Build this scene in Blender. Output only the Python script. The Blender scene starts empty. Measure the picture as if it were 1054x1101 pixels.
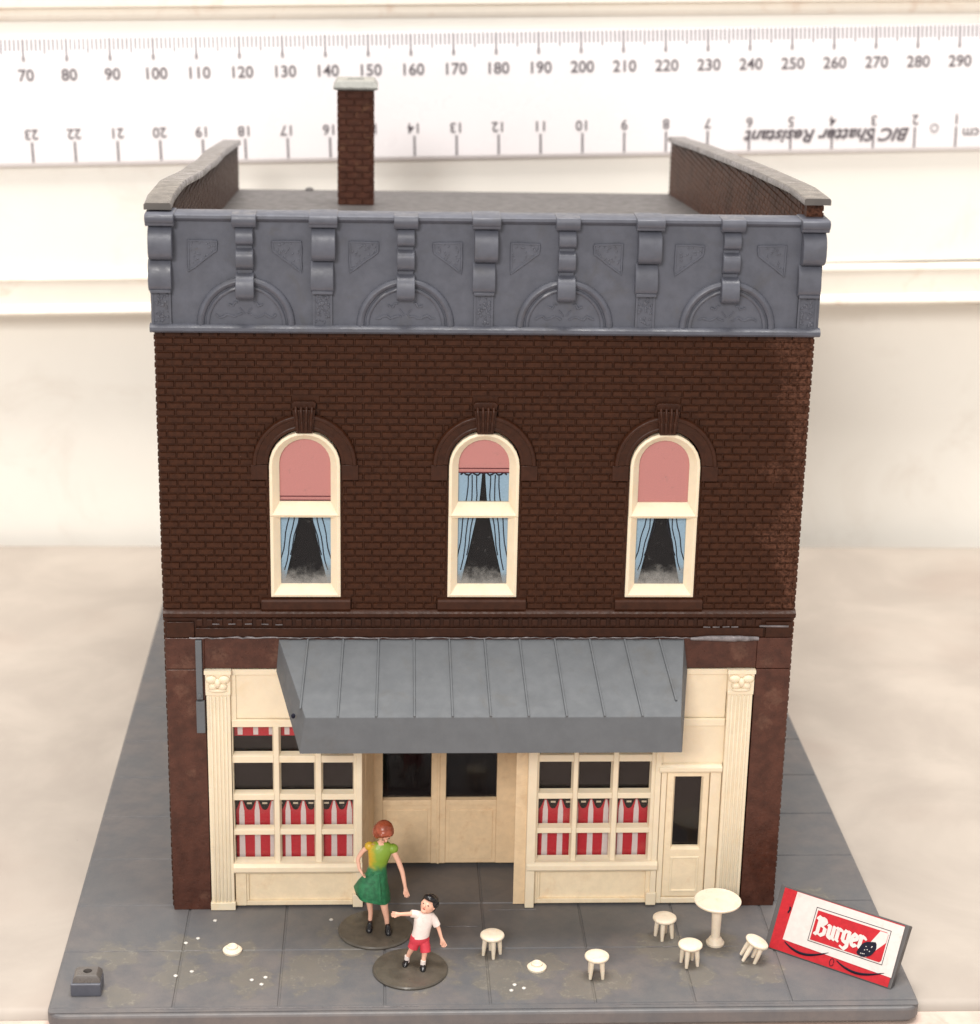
import bpy, bmesh, math, random
from mathutils import Vector, Matrix
random.seed(7)
S = 0.1                       # everything below is measured in millimetres; one Blender unit = 1 cm
scene = bpy.context.scene
col = scene.collection
PI = math.pi

# ------------------------------------------------------------------ node helpers / materials
def lin(c):
    return tuple(((v/255)/12.92 if v/255 <= .04045 else ((v/255+.055)/1.055)**2.4) for v in c)

class NT:
    def __init__(s, mat):
        mat.use_nodes = True
        s.t = mat.node_tree; s.n = s.t.nodes; s.l = s.t.links
        s.b = s.n['Principled BSDF']; s.out = s.n['Material Output']
        s._p = None
    def pos(s):
        if s._p is None:
            g = s.n.new('ShaderNodeNewGeometry')
            m = s.n.new('ShaderNodeVectorMath'); m.operation = 'SCALE'; m.inputs['Scale'].default_value = 1/S
            s.l.new(g.outputs['Position'], m.inputs[0]); s._p = m.outputs[0]
        return s._p
    def noise(s, scale, detail=3, rough=.55, vec=None, dist=0):
        n = s.n.new('ShaderNodeTexNoise'); n.inputs['Scale'].default_value = scale
        n.inputs['Detail'].default_value = detail; n.inputs['Roughness'].default_value = rough
        n.inputs['Distortion'].default_value = dist
        s.l.new(vec or s.pos(), n.inputs['Vector']); return n.outputs['Fac']
    def ramp(s, f, a, b, smooth=True):
        m = s.n.new('ShaderNodeMapRange'); m.interpolation_type = 'SMOOTHSTEP' if smooth else 'LINEAR'
        m.inputs['From Min'].default_value = a; m.inputs['From Max'].default_value = b
        s.l.new(f, m.inputs['Value']); return m.outputs['Result']
    def math(s, op, a, b=None, clamp=False):
        m = s.n.new('ShaderNodeMath'); m.operation = op; m.use_clamp = clamp
        for i, v in enumerate((a, b)):
            if v is None: continue
            if isinstance(v, (int, float)): m.inputs[i].default_value = v
            else: s.l.new(v, m.inputs[i])
        return m.outputs[0]
    def mix(s, f, a, b):
        m = s.n.new('ShaderNodeMix'); m.data_type = 'RGBA'
        if isinstance(f, (int, float)): m.inputs[0].default_value = f
        else: s.l.new(f, m.inputs[0])
        for i, v in ((6, a), (7, b)):
            if isinstance(v, tuple): m.inputs[i].default_value = (*v, 1)
            else: s.l.new(v, m.inputs[i])
        return m.outputs[2]
    def xyz(s):
        x = s.n.new('ShaderNodeSeparateXYZ'); s.l.new(s.pos(), x.inputs[0]); return x.outputs
    def bump(s, h, strength=.3, dist=.01):
        b = s.n.new('ShaderNodeBump'); b.inputs['Strength'].default_value = strength; b.inputs['Distance'].default_value = dist
        s.l.new(h, b.inputs['Height']); s.l.new(b.outputs[0], s.b.inputs['Normal'])
    def base(s, c):
        if isinstance(c, tuple): s.b.inputs['Base Color'].default_value = (*c, 1)
        else: s.l.new(c, s.b.inputs['Base Color'])

def plastic(name, c, rough=.45, var=.18, scale=.5, dirt=None, dirt_amt=.5, dirt_scale=.25, bump=.15, bscale=6, spec=.5, sss=0):
    m = bpy.data.materials.new(name); t = NT(m)
    lo = tuple(v*(1-var) for v in c); hi = tuple(min(1, v*(1+var)) for v in c)
    cc = t.mix(t.ramp(t.noise(scale, 5, .65), .3, .7), lo, hi)
    if dirt:
        f = t.ramp(t.noise(dirt_scale, 6, .7, dist=.6), .52, .72)
        cc = t.mix(t.math('MULTIPLY', f, dirt_amt), cc, dirt)
    t.base(cc)
    t.b.inputs['Specular IOR Level'].default_value = spec
    r = t.ramp(t.noise(scale*1.7, 3), .25, .75)
    rr = t.math('ADD', t.math('MULTIPLY', r, .22), rough-.11)
    t.l.new(rr, t.b.inputs['Roughness'])
    if bump: t.bump(t.noise(bscale, 3), bump, .006)
    if sss:
        t.b.inputs['Subsurface Weight'].default_value = sss; t.b.inputs['Subsurface Radius'].default_value = (.08, .05, .03)
        t.b.inputs['Subsurface Scale'].default_value = 1
    return m

M = {}
def mat_brick():
    m = bpy.data.materials.new('brown_brick_plastic'); t = NT(m)
    a, b = lin((52, 27, 14)), lin((66, 36, 20))
    cc = t.mix(t.ramp(t.noise(1.1, 4, .7), .3, .7), a, b)
    # scuffed lighter patch along the right-hand edge and bits of dust
    x, y, z = t.xyz()
    edge = t.ramp(t.math('ADD', x, t.math('MULTIPLY', t.noise(.14, 4), 22)), 105, 109)
    sc = t.math('MULTIPLY', edge, t.ramp(t.noise(2.2, 4, .75), .40, .62))
    cc = t.mix(t.math('MULTIPLY', sc, .7), cc, lin((104, 68, 52)))
    dust = t.ramp(t.noise(3.1, 2, .5), .76, .80)
    cc = t.mix(t.math('MULTIPLY', dust, .5), cc, lin((150, 120, 105)))
    t.base(cc); t.b.inputs['Roughness'].default_value = .5
    t.b.inputs['Specular IOR Level'].default_value = .2
    t.bump(t.noise(5, 4), .25, .01)
    return m
M['brick'] = mat_brick()
def mat_brown():
    m = bpy.data.materials.new('brown_smooth_plastic'); t = NT(m)
    cc = t.mix(t.ramp(t.noise(.45, 5, .65), .3, .7), lin((64, 34, 24)), lin((84, 48, 36)))
    tot = None
    for (x, z, r) in ((3.2, 43.6, 2.6), (4.2, 36.5, 2.2), (2.6, 39.8, 1.6), (8.5, 45.6, 2.2), (18, 46, 2.4), (92, 46, 2.0), (96.5, 33.5, 2.0), (97.5, 38, 2.2), (96, 44.5, 1.5), (5, 2.5, 1.2), (3.5, 25, .9)):
        d = t.n.new('ShaderNodeVectorMath'); d.operation = 'DISTANCE'
        t.l.new(t.pos(), d.inputs[0]); d.inputs[1].default_value = (x, -.2, z)
        q = t.math('ADD', d.outputs['Value'], t.math('MULTIPLY', t.noise(.38, 5, .75, dist=.8), r*3.2))
        f = t.math('SUBTRACT', 1.0, t.ramp(q, r*1.9, r*2.5)); tot = f if tot is None else t.math('MAXIMUM', tot, f)
    ns = t.ramp(t.noise(1.3, 4, .7), .3, .7)
    cc = t.mix(t.math('MULTIPLY', tot, t.math('ADD', t.math('MULTIPLY', ns, .4), .08)), cc, lin((118, 84, 68)))
    sp = t.ramp(t.noise(2.8, 3, .6), .73, .77); cc = t.mix(t.math('MULTIPLY', sp, .4), cc, lin((150, 126, 116)))
    t.base(cc); t.l.new(t.math('ADD', t.math('MULTIPLY', ns, .25), .25), t.b.inputs['Roughness'])
    t.b.inputs['Specular IOR Level'].default_value = .4; t.bump(t.noise(2, 4), .3, .02); return m
M['brown'] = mat_brown()
M['chimbrick'] = plastic('chimney_brick_plastic', lin((72, 40, 28)), .5, .2, .8, lin((112, 80, 58)), .6, .5, .3, 4, .25)
M['browntrim'] = plastic('brown_trim_plastic', lin((57, 30, 17)), .42, .2, .8, bump=.2, bscale=4, spec=.25)
M['grey'] = plastic('grey_blue_plastic', lin((86, 88, 98)), .42, .10, .5, lin((80, 79, 82)), .5, .2, .2, 5)
M['awning'] = plastic('grey_awning_plastic', lin((100, 103, 107)), .62, .06, .3, lin((94, 92, 89)), .4, .15, .10, 6, .25)
M['roofgrey'] = plastic('grey_roof_plastic', lin((80, 77, 77)), .5, .10, .3, bump=.2)
M['coping'] = plastic('grey_coping_plastic', lin((94, 89, 86)), .33, .10, .3, lin((100, 90, 86)), .4, .2, .1, 2)
M['cream'] = plastic('cream_plastic', lin((236, 220, 193)), .42, .03, .4, lin((226, 194, 146)), .22, .22, .15, 4, sss=.15)
M['creamworn'] = plastic('worn_cream_plastic', lin((238, 219, 188)), .45, .05, .5, lin((206, 160, 110)), .22, .3, .2, 4, sss=.1)
M['stool'] = plastic('cream_stool_plastic', lin((234, 219, 198)), .42, .05, .8, lin((190, 165, 125)), .35, .5, .1, 4, sss=.15)
M['dark'] = plastic('dark_interior_card', lin((26, 20, 21)), .9, .3, 3, bump=0, spec=.06)
M['pink'] = plastic('pink_printed_blind', lin((232, 160, 154)), .8, .06, 6, bump=0, spec=.2)
M['pinkline'] = plastic('dark_red_print', lin((110, 40, 48)), .8, .05, 1, bump=0, spec=.2)
M['blue'] = plastic('blue_printed_curtain', lin((176, 206, 228)), .8, .06, 4, bump=0, spec=.2)
M['ink'] = plastic('black_print', lin((26, 26, 40)), .8, .05, 1, bump=0, spec=.2)
M['red'] = plastic('red_print', lin((206, 44, 56)), .6, .06, 3, bump=0, spec=.3)
M['whitep'] = plastic('white_print', lin((240, 226, 222)), .6, .04, 3, bump=0, spec=.3)
M['signred'] = plastic('red_sign_print', lin((178, 30, 40)), .5, .10, 1.5, lin((140, 28, 34)), .4, .5, .1, 4, .3)
M['signwhite'] = plastic('white_sign_print', lin((208, 200, 196)), .55, .04, 1, lin((186, 172, 162)), .4, .4, .1, 4, .3)
M['cream_in'] = plastic('shaded_cream_plastic', lin((226, 200, 164)), .5, .06, .6, lin((190, 148, 104)), .35, .3, .2, 4)  # cream for the recessed entrance, its warm bounced shade mixed into the colour
M['glue'] = plastic('dried_glue', lin((200, 196, 190)), .3, .2, 2, bump=.3)
M['greyglue'] = plastic('grey_glue_residue', lin((118, 112, 114)), .35, .4, .7, bump=.5, bscale=3)
M['chimcap'] = plastic('pale_grey_cap_plastic', lin((140, 140, 136)), .4, .15, .6, bump=.3, bscale=3)
M['ruler'] = plastic('white_ruler_plastic', lin((244, 240, 243)), .3, .01, .05, bump=0)
M['rulerink'] = plastic('ruler_print', lin((98, 92, 98)), .6, .15, .6, bump=0)
M['rulertick'] = plastic('ruler_tick_print', lin((118, 112, 118)), .6, .1, .6, bump=0)
M['skin'] = plastic('painted_skin', lin((232, 180, 156)), .4, .06, 1.2, bump=.1)
M['hair'] = plastic('auburn_hair_paint', lin((150, 74, 50)), .25, .3, 1, bump=.3, bscale=2)
M['blackp'] = plastic('black_paint', lin((22, 20, 24)), .25, .1, 1, bump=.1)
M['whitecloth'] = plastic('white_shirt_paint', lin((242, 228, 222)), .5, .05, 1.5, lin((225, 190, 180)), .4, .8, .2, 3)
M['redcloth'] = plastic('red_shorts_paint', lin((210, 62, 78)), .45, .1, 1.5, bump=.2)
M['disc'] = plastic('grey_figure_base', lin((82, 76, 68)), .38, .2, .5, lin((108, 98, 80)), .5, .3, .2, 4)
M['lip'] = plastic('lip_paint', lin((180, 80, 76)), .5, .05, 1, bump=0)
def mat_dress():
    m = bpy.data.materials.new('green_dress_paint'); t = NT(m)
    x, y, z = t.xyz()
    f = t.ramp(t.math('ADD', z, t.math('MULTIPLY', t.noise(.9, 3), 1.6)), 12.2, 13.6)
    g = t.ramp(t.math('ADD', x, t.math('MULTIPLY', t.noise(1.1, 3), 1.2)), 32.9, 34.2)
    top = t.mix(g, lin((206, 168, 48)), lin((128, 160, 52)))
    green = t.mix(t.ramp(t.noise(1.4, 4), .35, .65), lin((34, 100, 66)), lin((46, 124, 82)))
    t.base(t.mix(f, green, top)); t.b.inputs['Roughness'].default_value = .38
    t.bump(t.noise(2.5, 3), .3, .02); return m
M['dress'] = mat_dress()

def mat_glass(name, fog=None, rough=.08):
    """clear acetate: see-through with a glossy surface and, where asked, dried-glue fog along its lower edge"""
    m = bpy.data.materials.new(name); t = NT(m)
    t.n.remove(t.b)
    tr = t.n.new('ShaderNodeBsdfTransparent'); tr.inputs[0].default_value = (.93, .93, .93, 1)
    gl = t.n.new('ShaderNodeBsdfGlossy'); gl.inputs['Roughness'].default_value = rough
    fr = t.n.new('ShaderNodeFresnel'); fr.inputs[0].default_value = 1.33
    ms = t.n.new('ShaderNodeMixShader'); t.l.new(fr.outputs[0], ms.inputs[0]); t.l.new(tr.outputs[0], ms.inputs[1]); t.l.new(gl.outputs[0], ms.inputs[2])
    last = ms.outputs[0]
    df = t.n.new('ShaderNodeBsdfDiffuse'); df.inputs[0].default_value = (.42, .41, .39, 1)
    n = t.noise(.9, 5, .7)
    smear = t.math('MULTIPLY', t.ramp(n, .6, .78), .10)
    if fog:
        x, y, z = t.xyz()
        h = t.math('ADD', z, t.math('MULTIPLY', t.noise(.5, 6, .75), -7.0))
        f = t.math('MULTIPLY', t.math('SUBTRACT', 1.0, t.ramp(h, fog-3.5, fog+1.0)), .62)
        smear = t.math('MAXIMUM', smear, f)
    m2 = t.n.new('ShaderNodeMixShader'); t.l.new(smear, m2.inputs[0]); t.l.new(last, m2.inputs[1]); t.l.new(df.outputs[0], m2.inputs[2])
    t.l.new(m2.outputs[0], t.out.inputs[0]); return m
M['glass'] = mat_glass('clear_acetate_pane')
M['glassfog'] = mat_glass('clear_acetate_pane_with_glue_fog', 56.2)

STAINS = [(23, -20, 7.0), (11, -14, 5.0), (2.5, -20.5, 5.5), (14, -22.5, 5.0), (53, -21, 6.5), (60, -19, 4.5), (55.5, -25.3, 4.5), (51, -17.5, 4), (66, -24.5, 5.5),
          (71, -23, 4.0), (80, -13.5, 6.5), (84, -21.5, 5), (94.5, -20.5, 5), (89, -13, 4.5), (-5.5, -26.8, 4.2), (2, -12.5, 5.5), (-8, -14.5, 5), (30, -11, 7), (107, 2, 5), (40, -20, 8.5)]
def mat_base():
    m = bpy.data.materials.new('grey_pavement_plastic'); t = NT(m)
    cc = t.mix(t.ramp(t.noise(.22, 6, .65), .3, .7), lin((94, 93, 96)), lin((110, 105, 104)))
    cc = t.mix(t.math('MULTIPLY', t.ramp(t.noise(.05, 3), .4, .62), .35), cc, lin((84, 91, 97)))
    wob = t.noise(.35, 3, .6)
    ns = t.noise(.9, 5, .7)
    total = None; ring = None
    for (x, y, r) in STAINS:
        d = t.n.new('ShaderNodeVectorMath'); d.operation = 'DISTANCE'
        t.l.new(t.pos(), d.inputs[0]); d.inputs[1].default_value = (x, y, 0)
        q = t.math('ADD', d.outputs['Value'], t.math('MULTIPLY', wob, r*1.9))
        f = t.math('SUBTRACT', 1.0, t.ramp(q, r*1.45, r*1.85))
        e = t.math('SUBTRACT', 1.0, t.ramp(t.math('ABSOLUTE', t.math('SUBTRACT', q, r*1.5)), .05, .4))
        total = f if total is None else t.math('MAXIMUM', total, f)
        ring = e if ring is None else t.math('MAXIMUM', ring, e)
    f = t.math('MULTIPLY', total, t.math('ADD', t.math('MULTIPLY', ns, .85), .12), True)
    cc = t.mix(f, cc, lin((114, 109, 99)))
    cc = t.mix(t.math('MULTIPLY', t.math('MULTIPLY', ring, t.ramp(ns, .45, .65)), .35), cc, lin((154, 149, 138)))
    fine = t.ramp(t.noise(2.6, 3, .6), .74, .78)
    cc = t.mix(t.math('MULTIPLY', fine, .4), cc, lin((140, 134, 128)))
    t.base(cc)
    t.l.new(t.math('ADD', t.math('MULTIPLY', ns, .25), t.math('SUBTRACT', .38, t.math('MULTIPLY', total, .08))), t.b.inputs['Roughness'])
    t.bump(t.math('ADD', t.noise(4, 3), t.math('MULTIPLY', total, .8)), .2, .01)
    return m
M['base'] = mat_base()

def mat_table():
    m = bpy.data.materials.new('painted_sill'); t = NT(m)
    cc = t.mix(t.ramp(t.noise(.03, 5, .6, dist=.4), .35, .68), lin((166, 156, 147)), lin((180, 170, 160)))
    cc = t.mix(t.math('MULTIPLY', t.ramp(t.noise(.02, 3, .6), .5, .7), .5), cc, lin((160, 144, 134)))
    sp = t.ramp(t.noise(.9, 2, .4), .80, .83)
    cc = t.mix(t.math('MULTIPLY', sp, .35), cc, lin((120, 110, 105)))
    t.base(cc); t.b.inputs['Roughness'].default_value = .55
    t.bump(t.noise(.8, 4), .15, .02); return m
M['table'] = mat_table()
M['nosing'] = plastic('worn_sill_edge', lin((206, 184, 172)), .55, .10, .2, lin((178, 146, 132)), .6, .12, .2, 2)
M['panel'] = plastic('white_panel', lin((250, 247, 240)), .5, .01, .05, lin((230, 222, 212)), .4, .03, .05, 2)
M['mould'] = plastic('white_moulding', lin((246, 238, 226)), .45, .02, .1, lin((222, 196, 176)), .5, .1, .1, 2)

# ------------------------------------------------------------------ mesh helper
class MB:
    def __init__(s): s.v = []; s.f = []; s.mi = []; s.cur = 0
    def add(s, vs, fs):
        o = len(s.v); s.v += [tuple(p) for p in vs]; s.f += [tuple(i+o for i in f) for f in fs]; s.mi += [s.cur]*len(fs); return s
    def box(s, x0, x1, y0, y1, z0, z1):
        return s.add([(x0,y0,z0),(x1,y0,z0),(x1,y1,z0),(x0,y1,z0),(x0,y0,z1),(x1,y0,z1),(x1,y1,z1),(x0,y1,z1)],
                     [(3,2,1,0),(4,5,6,7),(0,1,5,4),(1,2,6,5),(2,3,7,6),(3,0,4,7)])
    def hexa(s, p):   # 8 points: bottom loop 4, top loop 4
        return s.add(p, [(3,2,1,0),(4,5,6,7),(0,1,5,4),(1,2,6,5),(2,3,7,6),(3,0,4,7)])
    def prism(s, pts, a0, a1, axis='x'):
        """closed polygon pts extruded along an axis. axis x: pts (y,z); axis y: pts (x,z); axis z: pts (x,y)"""
        n = len(pts)
        def P(a, q):
            return (a, q[0], q[1]) if axis == 'x' else ((q[0], a, q[1]) if axis == 'y' else (q[0], q[1], a))
        vs = [P(a0, q) for q in pts] + [P(a1, q) for q in pts]
        fs = [(i, (i+1) % n, n+(i+1) % n, n+i) for i in range(n)]
        fs += [tuple(range(n-1, -1, -1)), tuple(range(n, 2*n))]
        return s.add(vs, fs)
    def tube(s, pts, r, n=8, closed=False, caps=True, flat=1.0, fy=None):
        pts = [Vector(p) for p in pts]; m = len(pts); rr = r if isinstance(r, (list, tuple)) else [r]*m
        rings = []
        for i, p in enumerate(pts):
            a = pts[(i-1) % m] if (closed or i > 0) else p
            b = pts[(i+1) % m] if (closed or i < m-1) else p
            t = (b-a).normalized()
            ref = Vector((0, 1, 0)) if abs(t.y) < .95 else Vector((1, 0, 0))
            u = t.cross(ref).normalized(); w = u.cross(t).normalized()
            rings.append([tuple(p + (u*math.cos(2*PI*k/n) + w*math.sin(2*PI*k/n)*flat)*rr[i]) for k in range(n)])
        vs = [q for rg in rings for q in rg]; fs = []
        for i in range(m if closed else m-1):
            j = (i+1) % m
            for k in range(n): fs.append((i*n+k, i*n+(k+1) % n, j*n+(k+1) % n, j*n+k))
        if not closed and caps: fs += [tuple(range(n-1, -1, -1)), tuple(range((m-1)*n, m*n))]
        return s.add(vs, fs)
    def loft(s, rings, caps=True, closed=False):
        n = len(rings[0]); vs = [q for rg in rings for q in rg]; fs = []
        m = len(rings)
        for i in range(m if closed else m-1):
            j = (i+1) % m
            for k in range(n): fs.append((i*n+k, i*n+(k+1) % n, j*n+(k+1) % n, j*n+k))
        if caps and not closed: fs += [tuple(range(n-1, -1, -1)), tuple(range((m-1)*n, m*n))]
        return s.add(vs, fs)
    def lathe(s, cx, cy, prof, n=32, wob=0):
        rings = []
        for (r, z) in prof:
            rings.append([(cx+r*math.cos(2*PI*k/n)*(1+wob*math.sin(3*2*PI*k/n+z)), cy+r*math.sin(2*PI*k/n), z) for k in range(n)])
        return s.loft(rings)
    def ellipsoid(s, c, r, nu=16, nv=10, M3=None):
        rings = []
        for j in range(1, nv):
            th = PI*j/nv
            rings.append([(math.sin(th)*math.cos(2*PI*k/nu)*r[0], math.sin(th)*math.sin(2*PI*k/nu)*r[1], -math.cos(th)*r[2]) for k in range(nu)])
        vs = [q for rg in rings for q in rg]; m = len(rings); fs = []
        for i in range(m-1):
            for k in range(nu): fs.append((i*nu+k, i*nu+(k+1) % nu, (i+1)*nu+(k+1) % nu, (i+1)*nu+k))
        vs += [(0, 0, -r[2]), (0, 0, r[2])]
        for k in range(nu): fs.append((m*nu, (k+1) % nu, k)); fs.append((m*nu+1, (m-1)*nu+k, (m-1)*nu+(k+1) % nu))
        if M3: vs = [tuple(M3 @ Vector(q)) for q in vs]
        vs = [(q[0]+c[0], q[1]+c[1], q[2]+c[2]) for q in vs]
        return s.add(vs, fs)
    def xf(s, mtx):
        s.v = [tuple(mtx @ Vector(q)) for q in s.v]; return s
    def build(s, name, mats, parent=None, smooth=None, bevel=0, seg=2, kind=None, label=None, origin=None):
        """links ONE mesh object. Coordinates are world mm; a child is stored relative to its parent's root position"""
        o0 = Vector(root_of(parent)['mm'] if parent is not None else (origin or (0, 0, 0)))
        me = bpy.data.meshes.new(name)
        me.from_pydata([((x-o0.x)*S, (y-o0.y)*S, (z-o0.z)*S) for (x, y, z) in s.v], [], s.f)
        if not isinstance(mats, (list, tuple)): mats = [mats]
        for m in mats: me.materials.append(m)
        if len(mats) > 1: me.polygons.foreach_set('material_index', s.mi)
        bm = bmesh.new(); bm.from_mesh(me); bmesh.ops.recalc_face_normals(bm, faces=bm.faces); bm.to_mesh(me); bm.free()
        if smooth:
            me.polygons.foreach_set('use_smooth', [True]*len(me.polygons)); me.set_sharp_from_angle(angle=math.radians(smooth))
        ob = bpy.data.objects.new(name, me); col.objects.link(ob)
        if parent is not None: ob.parent = parent
        else: ob.location = o0*S; ob['mm'] = tuple(o0)
        if bevel:
            b = ob.modifiers.new('soft_edges', 'BEVEL'); b.width = bevel*S; b.segments = seg; b.limit_method = 'ANGLE'; b.angle_limit = math.radians(40)
        if kind: ob['kind'] = kind
        if label: ob['label'] = label
        return ob
def root_of(o):
    while o.parent is not None: o = o.parent
    return o
def thing(name, label, cat, loc, group=None):
    o = bpy.data.objects.new(name, None); col.objects.link(o); o.location = Vector(loc)*S; o['mm'] = tuple(loc)
    o.empty_display_size = .3; o['label'] = label; o['category'] = cat
    if group: o['group'] = group
    return o
def text_mb(txt, size, x, y, z, rot180=False, align='CENTER', offset=0.0, shear=0, depth=.02, mb=None):
    """a line of lettering as real mesh in the XZ plane facing -Y"""
    cu = bpy.data.curves.new('lettering', 'FONT'); cu.body = txt; cu.size = size; cu.align_x = align; cu.align_y = 'CENTER'
    cu.offset = offset; cu.shear = shear; cu.resolution_u = 3
    ob = bpy.data.objects.new('lettering', cu); col.objects.link(ob)
    dg = bpy.context.evaluated_depsgraph_get(); me = bpy.data.meshes.new_from_object(ob.evaluated_get(dg))
    k = -1 if rot180 else 1
    vs = [(x+k*v.co.x, y, z+k*v.co.y) for v in me.vertices]; fs = [tuple(p.vertices) for p in me.polygons]
    bpy.data.objects.remove(ob); bpy.data.curves.remove(cu); bpy.data.meshes.remove(me)
    mb = mb or MB(); mb.add(vs, fs); return mb

# ------------------------------------------------------------------ setting: sill, back panel
mb = MB()
mb.prism([(-24.6, -2.8), (186.0, -2.8), (186.0, -14), (-60, -14), (-60, -4.2), (-27.6, -3.9), (-27.0, -4.6), (-26.4, -4.5), (-26.0, -3.7), (-25.4, -3.1)], -500, 600)
tt = mb.build('table_top', M['table'], smooth=35, kind='structure')
mb = MB().prism([(-90, -4.4), (-27.9, -3.75), (-27.9, -3.2), (-29.5, -3.05), (-60, -3.4), (-90, -3.6)], -500, 600)
mb.build('table_edge', M['nosing'], smooth=35, kind='structure')
mb = MB()   # lower white panel, a little out of line with the building
xa, xb = -500, 600
mb.hexa([(xa, 184.0, -30), (xb, 202.0, -30), (xb, 240, -30), (xa, 240, -30), (xa, 184.0, 59), (xb, 202.0, 59), (xb, 240, 59), (xa, 240, 59)])
mb.build('back_panel', M['panel'], kind='structure')
def tilt_bar(mb, prof, x0, x1, za, zb, xa=-56.7, xb=179.0):
    """profile (y, dz) swept along x, its base height running from za at x=xa to zb at x=xb"""
    zz = lambda x: za+(zb-za)*(x-xa)/(xb-xa)
    mb.loft([[(x, y, zz(x)+dz) for (y, dz) in prof] for x in (x0, x1)])
mb = MB()
tilt_bar(mb, [(182, 0), (182, 90), (240, 90), (240, 0)], -400, 500, 66, 73.2)
mb.build('back_board', M['panel'], kind='structure')
mb = MB()
tilt_bar(mb, [(240, 7.2), (181.2, 7.2), (180.4, 6.7), (180.2, 6.0), (180.7, 5.6), (180.7, -.2), (179.4, -.9), (179.1, -1.8), (179.6, -2.5), (240, -3)], -400, 500, 60.2, 65.3)
mb.build('back_ledge', M['mould'], smooth=30, kind='structure')
mb = MB()
tilt_bar(mb, [(181.9, 0), (180.6, .3), (180.2, 1.2), (180.6, 2.2), (180.9, 2.6), (179.2, 3.2), (178.8, 60), (181.9, 60)], -400, 500, 126.2, 131.8)
mb.build('back_rail', M['mould'], smooth=30, kind='structure')

# ------------------------------------------------------------------ ruler
rl = thing('ruler', 'long white plastic ruler with grey millimetre and centimetre markings lying flat along the back board', 'ruler', (-117.5, 182, 120.55))
rl.rotation_euler.y = -.0295
K = .987
def rb(mb_, name, mats, **k):
    mb_.xf(Matrix.Translation(Vector((-117.5, 182, 120.55)))); return mb_.build(name, mats, rl, **k)
W = 29.3
rb(MB().prism([(-.15, -.9), (-.15, -W+.9), (-.15, -W), (-1.7, -W), (-2.2, -W+.9), (-2.2, -4), (-1.5, 0), (-.15, 0)], -4, 304), 'ruler_body', M['ruler'], bevel=.12)
mb = MB(); F = -2.26
def rz(z):  # front face depth at local height (bevelled top edge)
    return -2.2 - .03 if z < -4 else -2.2 + .7*(z+4)/4 - .03
for n in range(0, 301):
    L = 5.2 if n % 10 == 0 else (3.6 if n % 5 == 0 else 2.9)
    w = .22 if n % 10 else .27
    for (za, zb) in ((-.15, -min(L, 4)), (-4, -L)):
        if zb >= za: continue
        mb.add([(n*K-w, rz(za), za), (n*K+w, rz(za), za), (n*K+w, rz(zb), zb), (n*K-w, rz(zb), zb)], [(0, 1, 2, 3)])
for c in range(0, 31):
    x = (300.4-10*c)*K
    z0, z1 = -W+1.0, -W+5.7
    mb.add([(x-.26, F, z0), (x+.26, F, z0), (x+.26, F, z1), (x-.26, F, z1)], [(0, 1, 2, 3)])
    pass
rb(mb, 'scale_marks', M['rulertick'])
mb = MB()
for n in range(10, 300, 10): text_mb(str(n), 3.7, n*K+.3, F-.03, -8.4, offset=.06, mb=mb)
for c in range(1, 30): text_mb(str(c), 3.3, (300.4-10*c)*K, F-.03, -W+7.6, rot180=True, offset=.05, mb=mb)
text_mb('cm', 3.4, 294*K, F-.03, -W+4.2, rot180=True, offset=.05, mb=mb)
rb(mb, 'numerals', M['rulerink'])
mb = text_mb('BIC Shatter Resistant', 4.2, 259.5*K, F-.05, -W+4.3, rot180=True, offset=.12, shear=.35)
mb.v = [((x-259.5*K)*1.07+259.5*K, y, z) for x, y, z in mb.v]
mb.tube([(281.4+.9*math.cos(a*PI/6), F-.03, -W+5.5+.9*math.sin(a*PI/6)) for a in range(12)], .12, 4, closed=True)
rb(mb, 'lettering', M['rulerink'])

# ------------------------------------------------------------------ base plate
bp = thing('base_plate', 'grey plastic pavement plate with grooved slabs and glue stains, under the brick model shop', 'base plate', (50, 60, -2.7))
def rrect(x0, x1, y0, y1, r, n=6):
    out = []
    for (cx, cy, a0) in ((x1-r, y1-r, 0), (x0+r, y1-r, 90), (x0+r, y0+r, 180), (x1-r, y0+r, 270)):
        for k in range(n+1):
            a = math.radians(a0+90*k/n); out.append((cx+r*math.cos(a), cy+r*math.sin(a)))
    return out
mb = MB()
X0, X1, Y0, Y1 = -16.3, 117.5, -31.6, 156
rings = [[(x, y, z) for x, y in rrect(X0+i, X1-i, Y0+i, Y1-i, 2.6-i*.5)] for (i, z) in ((0.3, -2.65), (0, -2.2), (0, -.6), (.12, -.3), (.35, -.18))]
mb.loft(rings)
# slabs
xs = [X0+.25, 2.6, 18.6, 34.8, 51, 67.2, 82.6, 97.6, X1-.25]
ys = [Y0+2.0, -13.3, 1.2, 17.2, 33.2, 49.2, 65.2, 81.2, 97.2, 113.2, 129.2, Y1-1.9]
mb.prism(rrect(X0+.3, X1-.3, Y0+.75, Y0+1.95, .59), -.18, -.04, 'z')
for i in range(len(xs)-1):
    for j in range(len(ys)-1):
        g = .13
        a, b, c, d = xs[i]+g, xs[i+1]-g, ys[j]+g, ys[j+1]-g
        e = .1
        mb.add([(a, c, -.18), (b, c, -.18), (b, d, -.18), (a, d, -.18), (a+e, c+e, 0), (b-e, c+e, 0), (b-e, d-e, 0), (a+e, d-e, 0)],
               [(4, 5, 6, 7), (0, 1, 5, 4), (1, 2, 6, 5), (2, 3, 7, 6), (3, 0, 4, 7)])
mb.build('pavement', M['base'], bp)
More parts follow.
